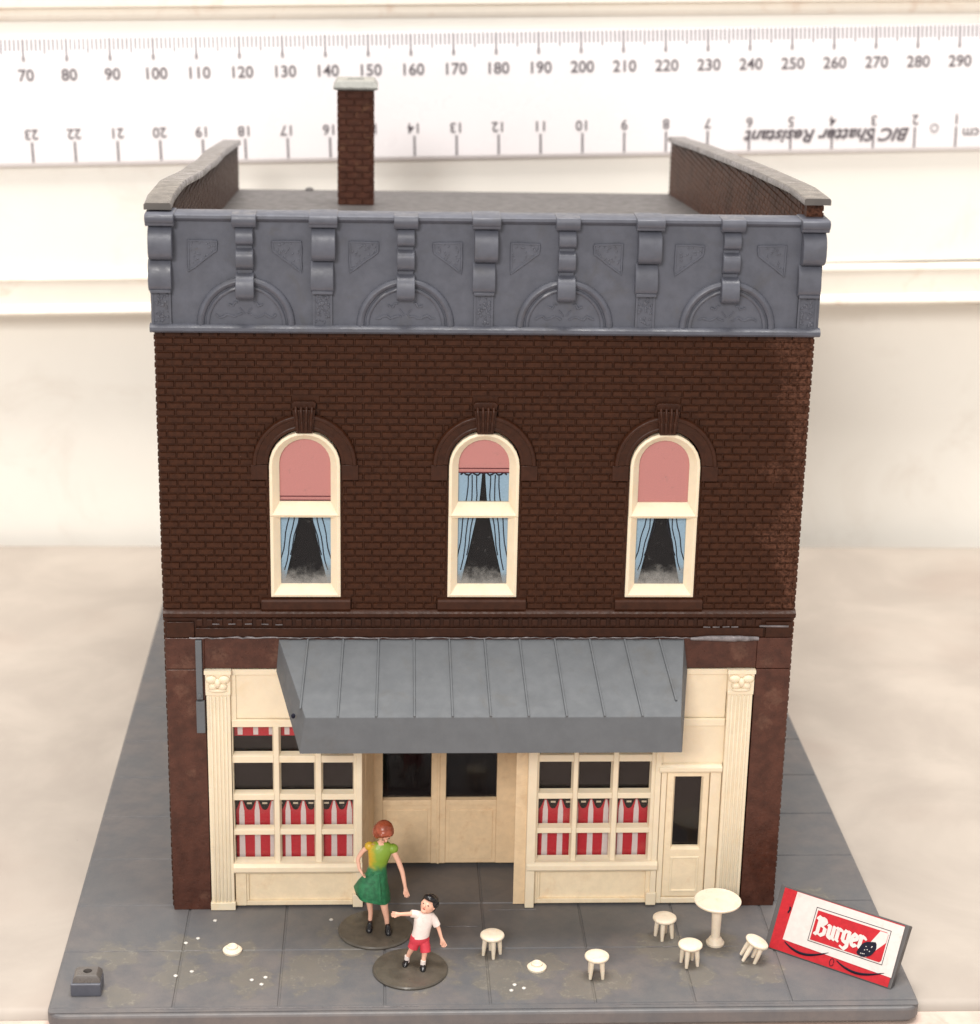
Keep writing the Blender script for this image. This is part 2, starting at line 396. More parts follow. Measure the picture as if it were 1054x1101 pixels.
def gz(u, v):  # stub marks left by snapped-off stool legs
    return MB().lathe(u, v, [(.32, 0), (.34, .12), (.2, .22), (.05, .25)], 10)
for (x, y) in ((2.9, -11), (4.7, -9.6), (2.2, -20.8), (4.6, -19.6), (14.1, -22.2), (16.2, -21.5), (15.7, -23.5), (54.4, -25.9), (55, -24.3), (56.4, -25.3), (26, -4), (7, -4)):
    gz(x, y).build('leg_stub', M['glue'], bp, smooth=60)
mb = MB()
for (x0, y0, x1, y1) in ((-14, -13.25, -6, -13.3), (-4, -13.2, 0.5, -13.4), (3, -13.3, 9, -13.1), (42, -6.3, 50, -6.4), (77, -13.2, 82, -13.25), (88, -13.2, 91, -13.3), (52, -1.2, 60, -1.0), (70, -30.05, 98, -30.15), (0, -30.1, 40, -30.05)):
    n = 7; mb.tube([(x0+(x1-x0)*k/n, y0+(y1-y0)*k/n+random.uniform(-.06, .06), .01) for k in range(n+1)], [random.uniform(.02, .07) for _ in range(n+1)], 5, flat=.5)
mb.build('scratch', M['greyglue'], bp)

# ------------------------------------------------------------------ BUILDING
B = thing('model_building', 'brown brick two storey model shop with grey cornice, grey awning and cream shop front', 'model building', (50, 74, 0))
PV, PU = 1.12, 2.72
def subtract(iv, a, b):
    out = []
    for (p, q) in iv:
        if b <= p or a >= q: out.append((p, q)); continue
        if a-p > .25: out.append((p, a))
        if q-b > .25: out.append((b, q))
    return out
def bricks(mb, place, u0, u1, v0, v1, relief=.26, holes=None, top=None, vrow=PV, ulen=PU):
    """relief brickwork: every brick its own little raised block. place(u,v,d) -> point"""
    nrow = int(round((v1-v0)/vrow)); vrow = (v1-v0)/nrow
    for r in range(nrow):
        a, b = v0+r*vrow+.1, v0+(r+1)*vrow-.1
        off = (r % 2)*ulen/2
        u = u0-off
        while u < u1:
            p, q = max(u, u0)+.09, min(u+ulen, u1)-.09
            u += ulen
            if q-p < .25: continue
            iv = [(p, q)]
            if holes: 
                for (ha, hb) in holes((a+b)/2, a, b): iv = subtract(iv, ha, hb)
            for (p2, q2) in iv:
                bb = b
                if top is not None:
                    lim = min(top(p2), top(q2))
                    if lim < a+.2: continue
                    bb = min(b, lim)
                e = .1; d = relief*random.uniform(.85, 1.12)
                jx = random.uniform(-.03, .03)
                vs = [place(p2+jx, a, 0), place(q2+jx, a, 0), place(q2+jx, bb, 0), place(p2+jx, bb, 0),
                      place(p2+e+jx, a+e, d), place(q2-e+jx, a+e, d), place(q2-e+jx, bb-e, d), place(p2+e+jx, bb-e, d)]
                mb.add(vs, [(4, 5, 6, 7), (0, 1, 5, 4), (1, 2, 6, 5), (2, 3, 7, 6), (3, 0, 4, 7)])
WX = [(16.75, 27.75), (44.45, 55.45), (72.6, 83.6)]
WB, WS = 55.5, 77.2       # sill height, spring line of the arch
# front wall: brickwork between string course and cornice
mb = MB()
mb.box(0, 100, 0, 2.4, 82.7, 98.6)
xx = 0
for (a, b) in WX:
    mb.box(xx, a, 0, 2.4, 53.2, 82.7); mb.box(a, b, 0, 2.4, 53.2, WB); xx = b
mb.box(xx, 100, 0, 2.4, 53.2, 82.7)
def fholes(v, a, b):
    out = []
    for (p, q) in WX:
        c = (p+q)/2
        if v < WB+.0: out.append((c-7.1, c+7.1))
        elif v < WS-2.4: out.append((p-.3, q+.3))
        elif v < WS: out.append((c-8.1, c+8.1))
        elif v < WS+8: 
            h = math.sqrt(max(0, 7.9**2-(a-WS)**2)); 
            if h > 0: out.append((c-h, c+h))
        if 84.5 < v < 88: out.append((c-1.9, c+1.9))
    return out
bricks(mb, lambda u, v, d: (u, -d, v), 0, 100, 53.4, 98.4, .27, fholes)
mb.build('front_wall', M['brick'], B)
# fascia and masonry under the string course, solid wall mass around the shop front
mb = MB()
mb.box(0, 100, .2, 2.6, 43.2, 53.2)
for k in range(58):
    x = 5+k*1.56; mb.box(x, x+.95, -.15, .3, 50.5, 51.6)
mb.box(.3, 4.6, -.22, .3, 48.6, 51.2); mb.box(95.6, 99.7, -.22, .3, 48.6, 51.2)
mb.box(4.8, 95.2, -.3, .3, 48.7, 50.2)
mb.build('dentil_band', M['browntrim'], B, bevel=.08)
MB().box(6.1, 94.4, -.1, .3, 43.25, 48.5).build('fascia', M['brown'], B, bevel=.08)
mb = MB().prism([(.1, 51.9), (-.5, 52.0), (-.95, 52.35), (-1.0, 52.9), (-.55, 53.3), (.1, 53.45)], -.15, 100.15)
mb.build('string_course', M['browntrim'], B, smooth=30)
for (a, b) in ((.0, 6.1), (94.4, 100)):
    mb = MB().box(a, b, -.28, 2.6, 0, 43.1).box(a, b, -.26, 2.6, 43.2, 48.5)
    mb.build('corner_pier', M['brown'], B, bevel=.1)
# side walls with sloping parapets
TL = [(0, 116.9), (4, 117.3), (20, 116.6), (31, 115.4), (45, 113.7), (55, 112.6), (70, 111.3), (83, 109.9), (92, 109.3), (104, 108.5), (119, 107.0), (135, 105.4), (148, 104.0)]
TR = [(0, 118.6), (10, 118.4), (18, 117.8), (45, 115.6), (70, 113.4), (114, 109.3), (140, 106.6), (148, 105.9)]
def interp(T, y):
    for (a, za), (b, zb) in zip(T, T[1:]):
        if y <= b: return za+(zb-za)*(y-a)/(b-a)
    return T[-1][1]
for side, T in ((0, TL), (1, TR)):
    mb = MB()
    xo, xi = (0, 2.4) if side == 0 else (100, 97.6)
    prof = [(0.3 if i == 0 else y, z-.2) for i, (y, z) in enumerate(T)]
    prof = [(.3, 0)] + prof + [(148, 0)]
    mb.prism(prof, min(xo, xi), max(xo, xi))
    s = -1 if side == 0 else 1
    bricks(mb, lambda u, v, d: (xo+s*d, u, v), .3, 148, .2, 118.2, .26, None, lambda y: interp(T, y)-.3, 1.08, 2.72)
    bricks(mb, lambda u, v, d: (xi-s*d, u, v), 2.6, 147.8, 94, 118.0, .2, None, lambda y: interp(T, y)-.3, 1.08, 2.72)
    mb.build('side_wall', M['brick'], B)
    # coping
    mb = MB(); rings = []
    for (y, z) in [(-1.2, T[0][1])]+T+[(149.3, T[-1][1]-.1)]:
        a, b = (-.9, 3.1) if side == 0 else (96.9, 100.9)
        wz = 0
        rings.append([(a, y, z-.2), (b, y, z-.2), (b, y, z+.55+wz), (b-.2, y, z+.8+wz), (a+.2, y, z+.8+wz), (a, y, z+.55+wz)])
    mb.loft(rings); mb.build('parapet_coping', M['coping'], B, smooth=40)
MB().box(2.4, 97.6, 145.8, 148, 0, 94.1).build('rear_wall', M['brown'], B)
rz_ = lambda y: 94.1+(148-y)*.09
mb = MB().prism([(2.4, rz_(2.4)), (148.6, rz_(148.6)), (148.6, rz_(148.6)-1.2), (2.4, rz_(2.4)-1.2)], 2.4, 97.6)
rf = mb.build('roof', M['roofgrey'], B)
MB().lathe(18, 147.2, [(.9, 94.1), (.9, 94.5), (.5, 94.8)], 10).build('moulding_nub', M['roofgrey'], rf)
# chimney
cx0, cx1, cy0, cy1 = 25.0, 32.3, 112, 119
mb = MB().box(cx0+.2, cx1-.2, cy0+.2, cy1-.2, 93, 120.6)
for (pl, L) in ((lambda u, v, d: (cx0+.2+u, cy0+.2-d, v), 6.9), (lambda u, v, d: (cx1-.2+d, cy0+.2+u, v), 6.6), (lambda u, v, d: (cx0+.2-d, cy0+.2+u, v), 6.6), (lambda u, v, d: (cx0+.2+u, cy1-.2+d, v), 6.9)):
    bricks(mb, pl, 0, L, 96, 120.0, .24, None, None, 1.33, 3.2)
ch = mb.build('chimney', M['chimbrick'], B)
mb = MB(); cxm, cym = (cx0+cx1)/2, (cy0+cy1)/2
rings = [[(cxm+sx*h, cym+sy*h, z) for sx, sy in ((-1, -1), (1, -1), (1, 1), (-1, 1))] for h, z in ((3.5, 120.3), (4.4, 120.6), (4.45, 121.0), (3.7, 122.2), (1.6, 122.25), (1.5, 121.7))]
mb.loft(rings); mb.build('chimney_cap', M['chimcap'], ch, bevel=.1)

# cornice
CF = -1.0
mb = MB().box(-.35, 100.35, CF, 2.4, 98.75, 115.6)
co = mb.build('cornice', M['grey'], B, bevel=.12)
mb = MB().prism([(CF+.2, 98.3), (CF-.6, 98.35), (CF-1.0, 98.7), (CF-1.0, 99.15), (CF-.65, 99.5), (CF+.1, 99.65)], -.55, 100.55)
mb.build('bottom_moulding', M['grey'], co, smooth=35)
mb = MB().prism([(2.5, 115.4), (CF+.1, 115.0), (CF-.35, 115.15), (CF-.75, 115.6), (CF-.7, 116.0), (CF-.2, 116.25), (2.5, 116.2)], -.6, 100.6)
mb.build('top_moulding', M['grey'], co, smooth=35)
def lobes(mb, x0, x1, segs):
    """stack of rolled lobes (z_top, z_bottom, depth_top, depth_bottom) ending in the panel"""
    for (zt, zb, d0, d1) in segs:
        n = 9; pts = []
        for k in range(n+1):
            f = k/n; bul = math.sin(PI*min(1, f*1.0)**.8)*.32
            rr = min(1, (1-abs(2*f-1)**6)) 
            pts.append((CF-1.5*(d0+(d1-d0)*f+bul)*(.55+.45*rr), zt+(zb-zt)*f))
        mb.prism([(CF+.3, zt)]+pts+[(CF+.3, zb)], x0, x1)
for bx in (1.45, 25.4, 49.5, 73.9, 98.6):
    mb = MB(); w = 1.75
    x0, x1 = max(bx-w, -.45 if bx < 5 else -9), bx+w if bx < 90 else min(bx+w, 100.55)
    mb.prism([(CF+.3, 114.5), (CF-1.5, 114.5), (CF-1.75, 114.75), (CF-1.75, 114.95), (CF-2.1, 115.2), (CF-2.25, 115.7), (CF-2.1, 116.2), (CF-1.7, 116.4), (2.4, 116.4), (2.4, 115)], x0-.35, x1+.35)
    lobes(mb, x0, x1, [(114.45, 109.5, 1.0, 1.45)])
    lobes(mb, x0+(.05 if bx < 90 else 0)-.25, x1-.3, [(109.4, 104.7, .35, 1.0)])
    mb.box(x0, x1-.4, CF-1.25, CF+.2, 104.45, 104.95)
    if abs(bx-73.9) < 1 or bx < 5:
        mb.tube([(bx+.1+1.05*math.cos(a*PI/6), CF-1.6, 112.6+1.05*math.sin(a*PI/6)) for a in range(12)], .22, 6, closed=True)
    mb.build('large_bracket', M['grey'], co, smooth=38, bevel=.12)
    mb = MB().box(x0+.1, x1-.5, CF-.3, CF+.2, 99.5, 104.5)
    for k in range(46):
        zx = random.uniform(x0+.6, x1-1.0); zz = random.uniform(99.9, 104.1)
        mb.ellipsoid((zx, CF-.32, zz), (random.uniform(.1, .28), .12, random.uniform(.1, .3)), 6, 4)
    mb.box(x0+.1, x0+.4, CF-.45, CF, 99.5, 104.5).box(x1-.8, x1-.5, CF-.45, CF, 99.5, 104.5)
    mb.build('bracket_strip', M['grey'], co, smooth=50)
for bx in (13.75, 37.6, 61.6, 86.3):
    mb = MB(); w = 1.3
    mb.prism([(CF+.3, 114.4), (CF-1.2, 114.4), (CF-1.5, 114.7), (CF-1.9, 115.2), (CF-1.95, 115.8), (CF-1.6, 116.35), (1, 116.4), (1, 115)], bx-w-.5, bx+w+.5)
    lobes(mb, bx-w, bx+w, [(114.4, 111.7, .6, 1.05), (111.2, 108.0, .9, .9)])
    mb.box(bx-w+.15, bx+w-.15, CF-.6, CF+.2, 107.4, 111.8)
    lobes(mb, bx-w-.05, bx+w+.05, [(107.5, 103.6, 1.0, 1.5)])
    mb.build('small_bracket', M['grey'], co, smooth=38, bevel=.1)
    # hooded arch under the bracket
    mb = MB(); n = 28
    for (R_, r_) in ((6.75, .6), (5.7, .34)):
        pts = [(bx+R_*math.cos(PI*k/n), CF-.12, 99.5+R_*math.sin(PI*k/n)) for k in range(n+1)]
        mb.tube(pts, r_, 8)
    pts_o = [(bx+6.4*math.cos(PI*k/n), 99.5+6.4*math.sin(PI*k/n)) for k in range(n+1)]
    mb.prism(pts_o, CF-.18, CF+.1, 'y')
    mb.build('arch_moulding', M['grey'], co, smooth=45)
    # worn scroll ornament inside the arch
    mb = MB()
    for sgn in (-1, 1):
        pts = [(bx+sgn*(.6+.55*k), CF-.2, 100.9+.25*math.sin(k*1.7+bx)+random.uniform(-.12, .12)) for k in range(8)]
        mb.tube(pts, [random.uniform(.12, .24) for _ in pts], 6)
        pts = [(bx+sgn*(1.2+.35*k), CF-.2, 102.9-.12*k+.3*math.sin(k*2.1)) for k in range(5)]
        mb.tube(pts, [random.uniform(.1, .25) for _ in pts], 6)
        mb.tube([(bx+sgn*.2, CF-.2, 101.2), (bx+sgn*.9, CF-.2, 102.1)], .12, 6)
    mb.build('scroll_ornament', M['grey'], co, smooth=50)
    for sgn in (-1, 1):
        o = 8.4 if True else 0
        q = [(bx+sgn*8.3, 112.2), (bx+sgn*4.1, 112.1), (bx+sgn*4.2, 110.7), (bx+sgn*8.3, 107.6)]
        mb = MB(); p3 = []
        for (a, b) in zip(q, q[1:]+q[:1]):
            for k in range(5): p3.append((a[0]+(b[0]-a[0])*k/5+random.uniform(-.04, .04), CF-.08, a[1]+(b[1]-a[1])*k/5+random.uniform(-.05, .05)))
        mb.tube(p3, .2, 6, closed=True)
        mb.prism([(bx+(x-bx)*1.0, z) for x, z in q] if sgn > 0 else q[::-1], CF-.14, CF+.05, 'y')
        for k in range(26):
            f, g = random.random(), random.random()
            x = bx+sgn*(4.4+3.7*f); zt = 111.9; zb = 110.7-(f*3.1)*.92+.1
            mb.ellipsoid((x, CF-.14, zb+(zt-zb)*g), (.16, .1, .16), 5, 4)
        mb.build('corner_ornament', M['grey'], co, smooth=50)

# ---- upper windows
def uloop(c, hw, zb, zs, y, n=14):
    """closed loop: up the right side, over the arch, down the left"""
    pts = [(c-hw, y, zb), (c+hw, y, zb)]
    pts += [(c+hw*math.cos(PI*k/n), y, zs+hw*math.sin(PI*k/n)) for k in range(n+1)]
    return pts
def rloop(x0, x1, z0, z1, y): return [(x0, y, z0), (x1, y, z0), (x1, y, z1), (x0, y, z1)]
def ring_frame(mb, loops):
    mb.loft(loops, closed=True, caps=False)
def strip(mb, pts, w, y):
    mb.tube([(x, y, z) for x, z in pts], w, 5, flat=.3)
wl = ['arched sash window at the left with its pink blind drawn almost to the meeting rail', 'arched middle sash window with a short pink blind above blue curtains', 'arched sash window at the right with its pink blind fully down']
for wi, (a, b) in enumerate(WX):
    c = (a+b)/2; hw = (b-a)/2-.05
    tl = (.12, -.1, .1)[wi]
    w = MB(); 
    w.box(a, b, 2.2, 2.5, WB, 83.0)                       # dark card closing the opening
    win = w.build('window', M['dark'], B, label=wl[wi])
    mb = MB()
    # upper sash: bevelled frame
    zb = 69.0
    ring_frame(mb, [uloop(c, hw, zb, WS, 1.2), uloop(c, hw, zb, WS, -.65), uloop(c, hw-.42, zb+.25, WS, -.8), uloop(c, hw-1.5, zb+2.05, WS, .65), uloop(c, hw-1.5, zb+2.05, WS, 1.2)])
    mb.build('upper_sash', M['cream'], win, smooth=35, bevel=.06)
    mb = MB()
    ring_frame(mb, [rloop(a+.05, b-.05, WB, 68.95, 1.2), rloop(a+.05, b-.05, WB, 68.95, -.35), rloop(a+.5, b-.5, WB+.4, 68.8, -.5), rloop(a+1.6, b-1.6, WB+1.9, 68.5, .65), rloop(a+1.6, b-1.6, WB+1.9, 68.5, 1.2)])
    mb.build('lower_sash', M['cream'], win, bevel=.06)
    # printed blind
    bz = (71.75, 76.4, 70.2)[wi]
    n = 14; h2 = hw-1.1
    if bz < WS: pts = [(c-h2, bz), (c+h2, bz)]+[(c+h2*math.cos(PI*k/n), WS+h2*math.sin(PI*k/n)) for k in range(n+1)]
    else:
        t0 = math.asin((bz-WS)/h2); pts = [(c+h2*math.cos(t0+(PI-2*t0)*k/n), WS+h2*math.sin(t0+(PI-2*t0)*k/n)) for k in range(n+1)]
    MB().prism(pts, 1.0, 1.05, 'y').build('blind', M['pink'], win)
    mb = MB()
    mb.box(c-h2, c+h2, .94, .98, bz-.05, bz+.1).box(c-h2, c+h2, .94, .98, bz-.72, bz-.55)
    if wi < 2: mb.build('blind_hem', M['pinkline'], win)
    MB().box(c-h2, c+h2, 1.06, 1.1, bz-.7, bz).build('blind_bar', M['pink'], win)
    # curtains
    zt = bz-.8
    for sgn in (-1, 1):
        mb = MB()
        X = lambda d: c+sgn*d
        top_in = .15 if wi < 2 else .2
        # front edge sweeps outwards as it falls
        z69 = 70
        poly = [(X(h2+.3), zt), (X(top_in+.1), zt), (X(.35), 74), (X(.6), 71), (X(.85), 69.3), (X(1.5), 66), (X(2.2), 62.5), (X(2.9), 59.5), (X(3.3), 57.5), (X(h2+.3), 56.2)]
        if zt < 74: poly = [(X(h2+.3), zt), (X(.6), zt), (X(.7), 70.5), (X(.85), 69.3), (X(1.5), 66), (X(2.2), 62.5), (X(2.9), 59.5), (X(3.3), 57.5), (X(h2+.3), 56.2)]
        if sgn > 0: poly = poly[::-1]
        mb.prism(poly, 1.17, 1.2, 'y')
        cu = mb.build('curtain', M['blue'], win)
        mb = MB()
        for (d0, d1, zf) in ((1.3, 3.0, 62), (2.3, 3.7, 59.5), (3.2, 4.3, 60.5)):
            zt2 = zt-.3
            pts = [(X(d0*.75+d0*.3*k/8+(d1-d0)*(max(0, k/8-.25))**1.3+.12*math.sin(k*1.3+d0)), zt2+(zf-zt2)*k/8) for k in range(9)]
            strip(mb, pts, .1, 1.15)
        pts = [(X(q), zt-.15+.25*math.sin(q*4.5)) for q in [k*.45 for k in range(9)]]
        strip(mb, pts, .16, 1.15)
        mb.build('fold_lines', M['ink'], cu) if False else mb.build('curtain_folds', M['ink'], win)
    mb = MB().prism([(c-hw+.9, WB+1.2), (c+hw-.9, WB+1.2)]+[(c+(hw-.9)*math.cos(PI*k/n), WS+(hw-.9)*math.sin(PI*k/n)) for k in range(n+1)], .74, .8, 'y')
    mb.build('pane', M['glassfog'], win)
    # hood
    mb = MB(); n = 26
    def arc(r, y): return [(c+r*math.cos(PI*k/n), y, WS+.2+r*math.sin(PI*k/n)) for k in range(n+1)]
    prof = [(5.6, .2), (5.6, -.45), (5.95, -.6), (6.25, -.5), (6.4, -.62), (7.35, -.8), (7.45, -1.05), (7.85, -1.05), (8.05, -.75), (8.05, .2)]
    rings = [[(c+r*math.cos(PI*k/n), y, WS+.2+r*math.sin(PI*k/n)) for (r, y) in prof] for k in range(n+1)]
    mb.loft(rings)
    for sgn in (-1, 1):
        xa, xb = sorted((c+sgn*5.7, c+sgn*8.25)); mb.box(xa, xb, -.6, .2, 74.9, 77.35)
    hd = mb.build('window_hood', M['browntrim'], B, smooth=35, bevel=.08)
    mb = MB()
    mb.hexa([(c-1.25, -1.3, 82.6), (c+1.25, -1.3, 82.6), (c+1.25, .2, 82.6), (c-1.25, .2, 82.6), (c-1.7, -1.5, 86.3), (c+1.7, -1.5, 86.3), (c+1.7, .2, 86.3), (c-1.7, .2, 86.3)])
    for k in range(4):
        q = -.95+k*.63
        mb.tube([(c+q, -1.35, 82.9), (c+q*1.1, -1.55, 84.2), (c+q*1.1, -1.4, 84.6), (c+q*1.15, -1.7, 85.2), (c+q*1.3, -1.75, 86.2), (c+q*1.3, -1.3, 86.8)], .24, 8)
    mb.prism([(c-1.65, 86.4), (c+1.65, 86.4), (c+1.85, 87.2), (c+1.5, 87.5), (c-1.5, 87.5), (c-1.85, 87.2)], -.9, .2, 'y')
    mb.build('keystone', M['browntrim'], hd, smooth=40, bevel=.06)
    mb = MB().prism([(.2, 53.3), (-.6, 53.3), (-.75, 53.6), (-.75, 54.8), (-.55, 55.1), (.2, 55.35)], c-7.0, c+7.0)
    mb.build('window_sill', M['browntrim'], B, bevel=.08)

# ---- shop front
def pilaster(x0, x1, cap):
    mb = MB().box(x0, x1, -.55, 1.5, .15, 38.9)
    n = 5; w = (x1-x0-.8)/n
    for k in range(n): mb.tube([(x0+.4+w*(k+.5), -.55, 1.6), (x0+.4+w*(k+.5), -.55, 38.6)], w*.36, 8)
    mb.box(x0-.15, x1+.15, -.8, 1.5, .1, 1.5).box(x0-.1, x1+.1, -.75, 1.5, 38.8, 39.4)
    p = mb.build('pilaster', M['cream'], B, smooth=40, bevel=.08)
    mb = MB().box(x0-.1, x1+.1, -.7, 1.5, 39.35, 43.0).box(x0-.25, x1+.25, -1.0, 1.5, 42.5, 43.1)
    cx = (x0+x1)/2; h = (x1-x0)/2
    for sgn in (-1, 1):
        mb.ellipsoid((cx+sgn*h*.55, -.8, 41.6), (h*.5, .5, .7), 12, 8); mb.ellipsoid((cx+sgn*h*.42, -.8, 40.4), (h*.4, .45, .6), 12, 8)
    mb.ellipsoid((cx, -.85, 41.0), (.55, .6, .8), 12, 8); mb.ellipsoid((cx, -.8, 39.7), (h*.8, .4, .35), 12, 8)
    mb.build('capital', M['cream'], p, smooth=50)
pilaster(6.25, 10.0, 0); pilaster(90.1, 94.1, 1)
# header and lintels of the shop front behind the awning
mb = MB()
mb.box(10.1, 90.0, .25, 1.5, 41.9, 42.9)
mb.box(10.1, 90.0, .6, 1.5, 34.2, 41.9)
mb.box(10.1, 90.0, .05, 1.5, 32.9, 34.15)
mb.box(10.0, 10.9, .3, 1.5, 33.8, 42.2).box(30.2, 31.0, .3, 1.5, 33.8, 42.2).box(58.8, 59.6, .3, 1.5, 33.8, 42.2).box(79.2, 80.2, .2, 1.5, 26.1, 42.2)
mb.box(80.2, 90.1, .55, 1.5, 26.0, 34.1)
mb.build('transom_panel', M['cream'], B, bevel=.08)
XW = [((10.3, 16.5), (17.9, 23.2), (24.7, 29.5)), ((60.1, 65.3), (66.6, 71.8), (73.2, 78.2))]
ZR = [(8.9, 13.3), (14.8, 19.6), (21.2, 26.3), (28.1, 32.9)]
def display(idx):
    c = XW[idx]; x0, x1 = (10.05, 31.0) if idx == 0 else (58.3, 79.9)
    card = MB().box(x0+.1, x1-.1, 3.0, 3.3, 8.0, 34)
    dw = card.build('display_window', M['dark'], B, label=('shop window left of the door with striped cafe curtains' if idx == 0 else 'shop window right of the door with striped cafe curtains'))
    mb = MB()
    # verticals full height, horizontals butted between them
    ed = [(x0, c[0][0]), (c[0][1], c[1][0]), (c[1][1], c[2][0]), (c[2][1], x1)]
    for i, (a, b) in enumerate(ed):
        e = .3 if i in (1, 2) else .2
        mb.hexa([(a, 1.4, 8.0), (a, 1.4, 33.0), (b, 1.4, 33.0), (b, 1.4, 8.0), (a+e, -.05, 8.0), (a+e, -.05, 33.0), (b-e, -.05, 33.0), (b-e, -.05, 8.0)])
    for (za, zb) in ((7.9, 8.9), (13.3, 14.8), (19.6, 21.2), (26.3, 28.1)):
        for (a, b) in c:
            mb.hexa([(a-.25, 1.38, za), (a-.25, 1.38, zb), (b+.25, 1.38, zb), (b+.25, 1.38, za), (a-.25, .02, za+.3), (a-.25, .02, zb-.3), (b+.25, .02, zb-.3), (b+.25, .02, za+.3)])
    mb.build('window_grid', M['cream'], dw, bevel=.1)
    mb = MB().prism([(1.4, 6.9), (-.7, 6.9), (-1.0, 7.3), (-1.0, 8.1), (-.6, 8.55), (1.4, 8.75)], x0-.1, x1+.1)
    mb.build('sill', M['cream'], dw, bevel=.1)
    mb = MB().box(x0+.1, x1-.1, .9, 1.6, .6, 7.0)
    mb.box(x0+.1, x0+1.9, .3, 1.5, .35, 6.9).box(x1-1.6, x1-.1, .3, 1.5, .35, 6.9).box(x0+1.9, x1-1.6, .35, 1.5, .35, 1.2).box(x0+1.9, x1-1.6, .35, 1.5, 6.2, 6.9)
    mb.box(x0+1.9, x0+2.3, .5, 1.5, 1.2, 6.2)
    mb.build('stall_riser', M['creamworn'], dw, bevel=.1)
    if idx == 1: MB().box(x0-.2, x0+1.3, -.75, 1.4, .1, 33).build('corner_post', M['cream'], dw, bevel=.12)
    mb = MB().box(x1-1.5, x1+.15, -.45, 1.4, .3, 2.6).box(x1-.9, x1+.05, -.3, 1.4, 2.55, 33.0)
    mb.build('corner_post', M['cream'], dw, bevel=.12)
    # cafe curtain: red card with white stripes, scalloped top
    per = 2.52
    mb = MB(); n = 90; xs_ = [x0+.3+(x1-x0-.6)*k/n for k in range(n+1)]
    ph = 10.3 if idx == 0 else 60.3
    topf = lambda x: 17.1+1.9*(max(0, .5+.5*math.cos(2*PI*(x-ph-1.0)/per)))**1.6
    pts = [(x0+.3, 8.3)]+[(x1-.3, 8.3)]+[(x, topf(x)) for x in reversed(xs_)]
    mb.prism(pts, 2.05, 2.1, 'y')
    cur = mb.build('cafe_curtain', M['red'], dw)
    mb = MB(); x = ph+1.0
    while x < x1-.6:
        if x > x0+.4:
            mb.prism([(x-.48, 8.3), (x+.48, 8.3), (x+.42, 17.0), (x+.14, 18.75), (x-.14, 18.75), (x-.42, 17.0)], 1.98, 2.01, 'y')
        x += per
    mb.build('white_stripes', M['whitep'], dw)
    mb = MB(); x = ph+1.0+per/2
    while x < x1-.6:
        mb.box(x-.4, x+.4, 2.0, 2.05, 18.2, 18.5); x += per
    mb.build('curtain_hooks', M['creamworn'], dw)
    mb = MB(); x = ph
    k = 0
    mb.box(x0+.3, x1-.3, 2.05, 2.1, 30.5, 33.2)
    mb.build('valance', M['red'], dw)
    mb = MB(); x = ph+1.0
    while x < x1-.8:
        mb.box(x-.4, x+.4, 1.98, 2.01, 30.7, 33.2); x += per
    mb.build('valance_stripes', M['whitep'], dw)
    MB().box(x0+.3, x1-.3, 2.5, 2.56, 8.2, 9.3+.0).build('curtain_shadow_print', M['dark'], dw) if False else None
    MB().box(x0+.1, x1-.1, 1.6, 1.7, 8.2, 33.1).build('pane', M['glass'], dw)
display(0); display(1)
# side door
mb = MB()
card = MB().box(80.2, 89.9, 2.2, 2.5, .5, 26).build('side_door', M['dark'], B, label='narrow cream door beside the right pilaster with one dark pane')
mb.box(80.1, 81.0, .2, 1.6, .3, 24.6).box(88.2, 90.0, .2, 1.6, .3, 24.6).box(81.0, 88.2, .22, 1.6, .3, 1.3)
mb.prism([(1.5, 24.6), (-.2, 24.6), (-.5, 25.0), (-.5, 25.6), (0, 26.0), (1.5, 26.1)], 79.6, 90.0)
mb.build('door_frame', M['cream'], card, bevel=.1)
mb = MB()
ring_frame(mb, [rloop(81.1, 88.1, 1.4, 24.5, 1.6), rloop(81.1, 88.1, 1.4, 24.5, .5), rloop(81.3, 87.9, 1.6, 24.3, .4)[0:4], rloop(82.2, 87.1, 10.3, 23.7, .4), rloop(82.5, 86.9, 10.6, 23.4, 1.0), rloop(82.5, 86.9, 10.6, 23.4, 1.6)])
ring_frame(mb, [rloop(82.3, 87.0, 2.4, 8.9, .25), rloop(82.6, 86.7, 2.7, 8.6, .25), rloop(82.7, 86.6, 2.8, 8.5, .45), rloop(82.2, 87.1, 2.3, 9.0, .45)])
mb.build('door_leaf', M['creamworn'], card, bevel=.08)
MB().box(81.8, 87.6, 1.7, 1.78, 9.8, 24.2).build('pane', M['glass'], card)
# recessed entrance
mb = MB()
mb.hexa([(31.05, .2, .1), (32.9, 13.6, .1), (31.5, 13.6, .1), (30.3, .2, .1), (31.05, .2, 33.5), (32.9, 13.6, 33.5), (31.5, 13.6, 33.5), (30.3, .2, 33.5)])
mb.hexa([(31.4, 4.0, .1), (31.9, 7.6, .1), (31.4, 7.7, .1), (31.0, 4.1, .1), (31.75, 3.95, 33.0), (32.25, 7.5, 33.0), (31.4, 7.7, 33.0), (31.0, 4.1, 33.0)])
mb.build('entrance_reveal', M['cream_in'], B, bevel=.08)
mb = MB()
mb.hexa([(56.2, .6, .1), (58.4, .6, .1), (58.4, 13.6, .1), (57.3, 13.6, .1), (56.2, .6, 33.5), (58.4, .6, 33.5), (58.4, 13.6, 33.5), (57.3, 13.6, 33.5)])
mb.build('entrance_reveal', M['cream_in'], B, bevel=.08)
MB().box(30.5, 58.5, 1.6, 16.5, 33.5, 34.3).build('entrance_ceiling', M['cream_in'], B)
dd = MB().box(31.5, 58.3, 15.2, 15.6, .1, 33.4).build('double_door', M['dark'], B)
mb = MB()
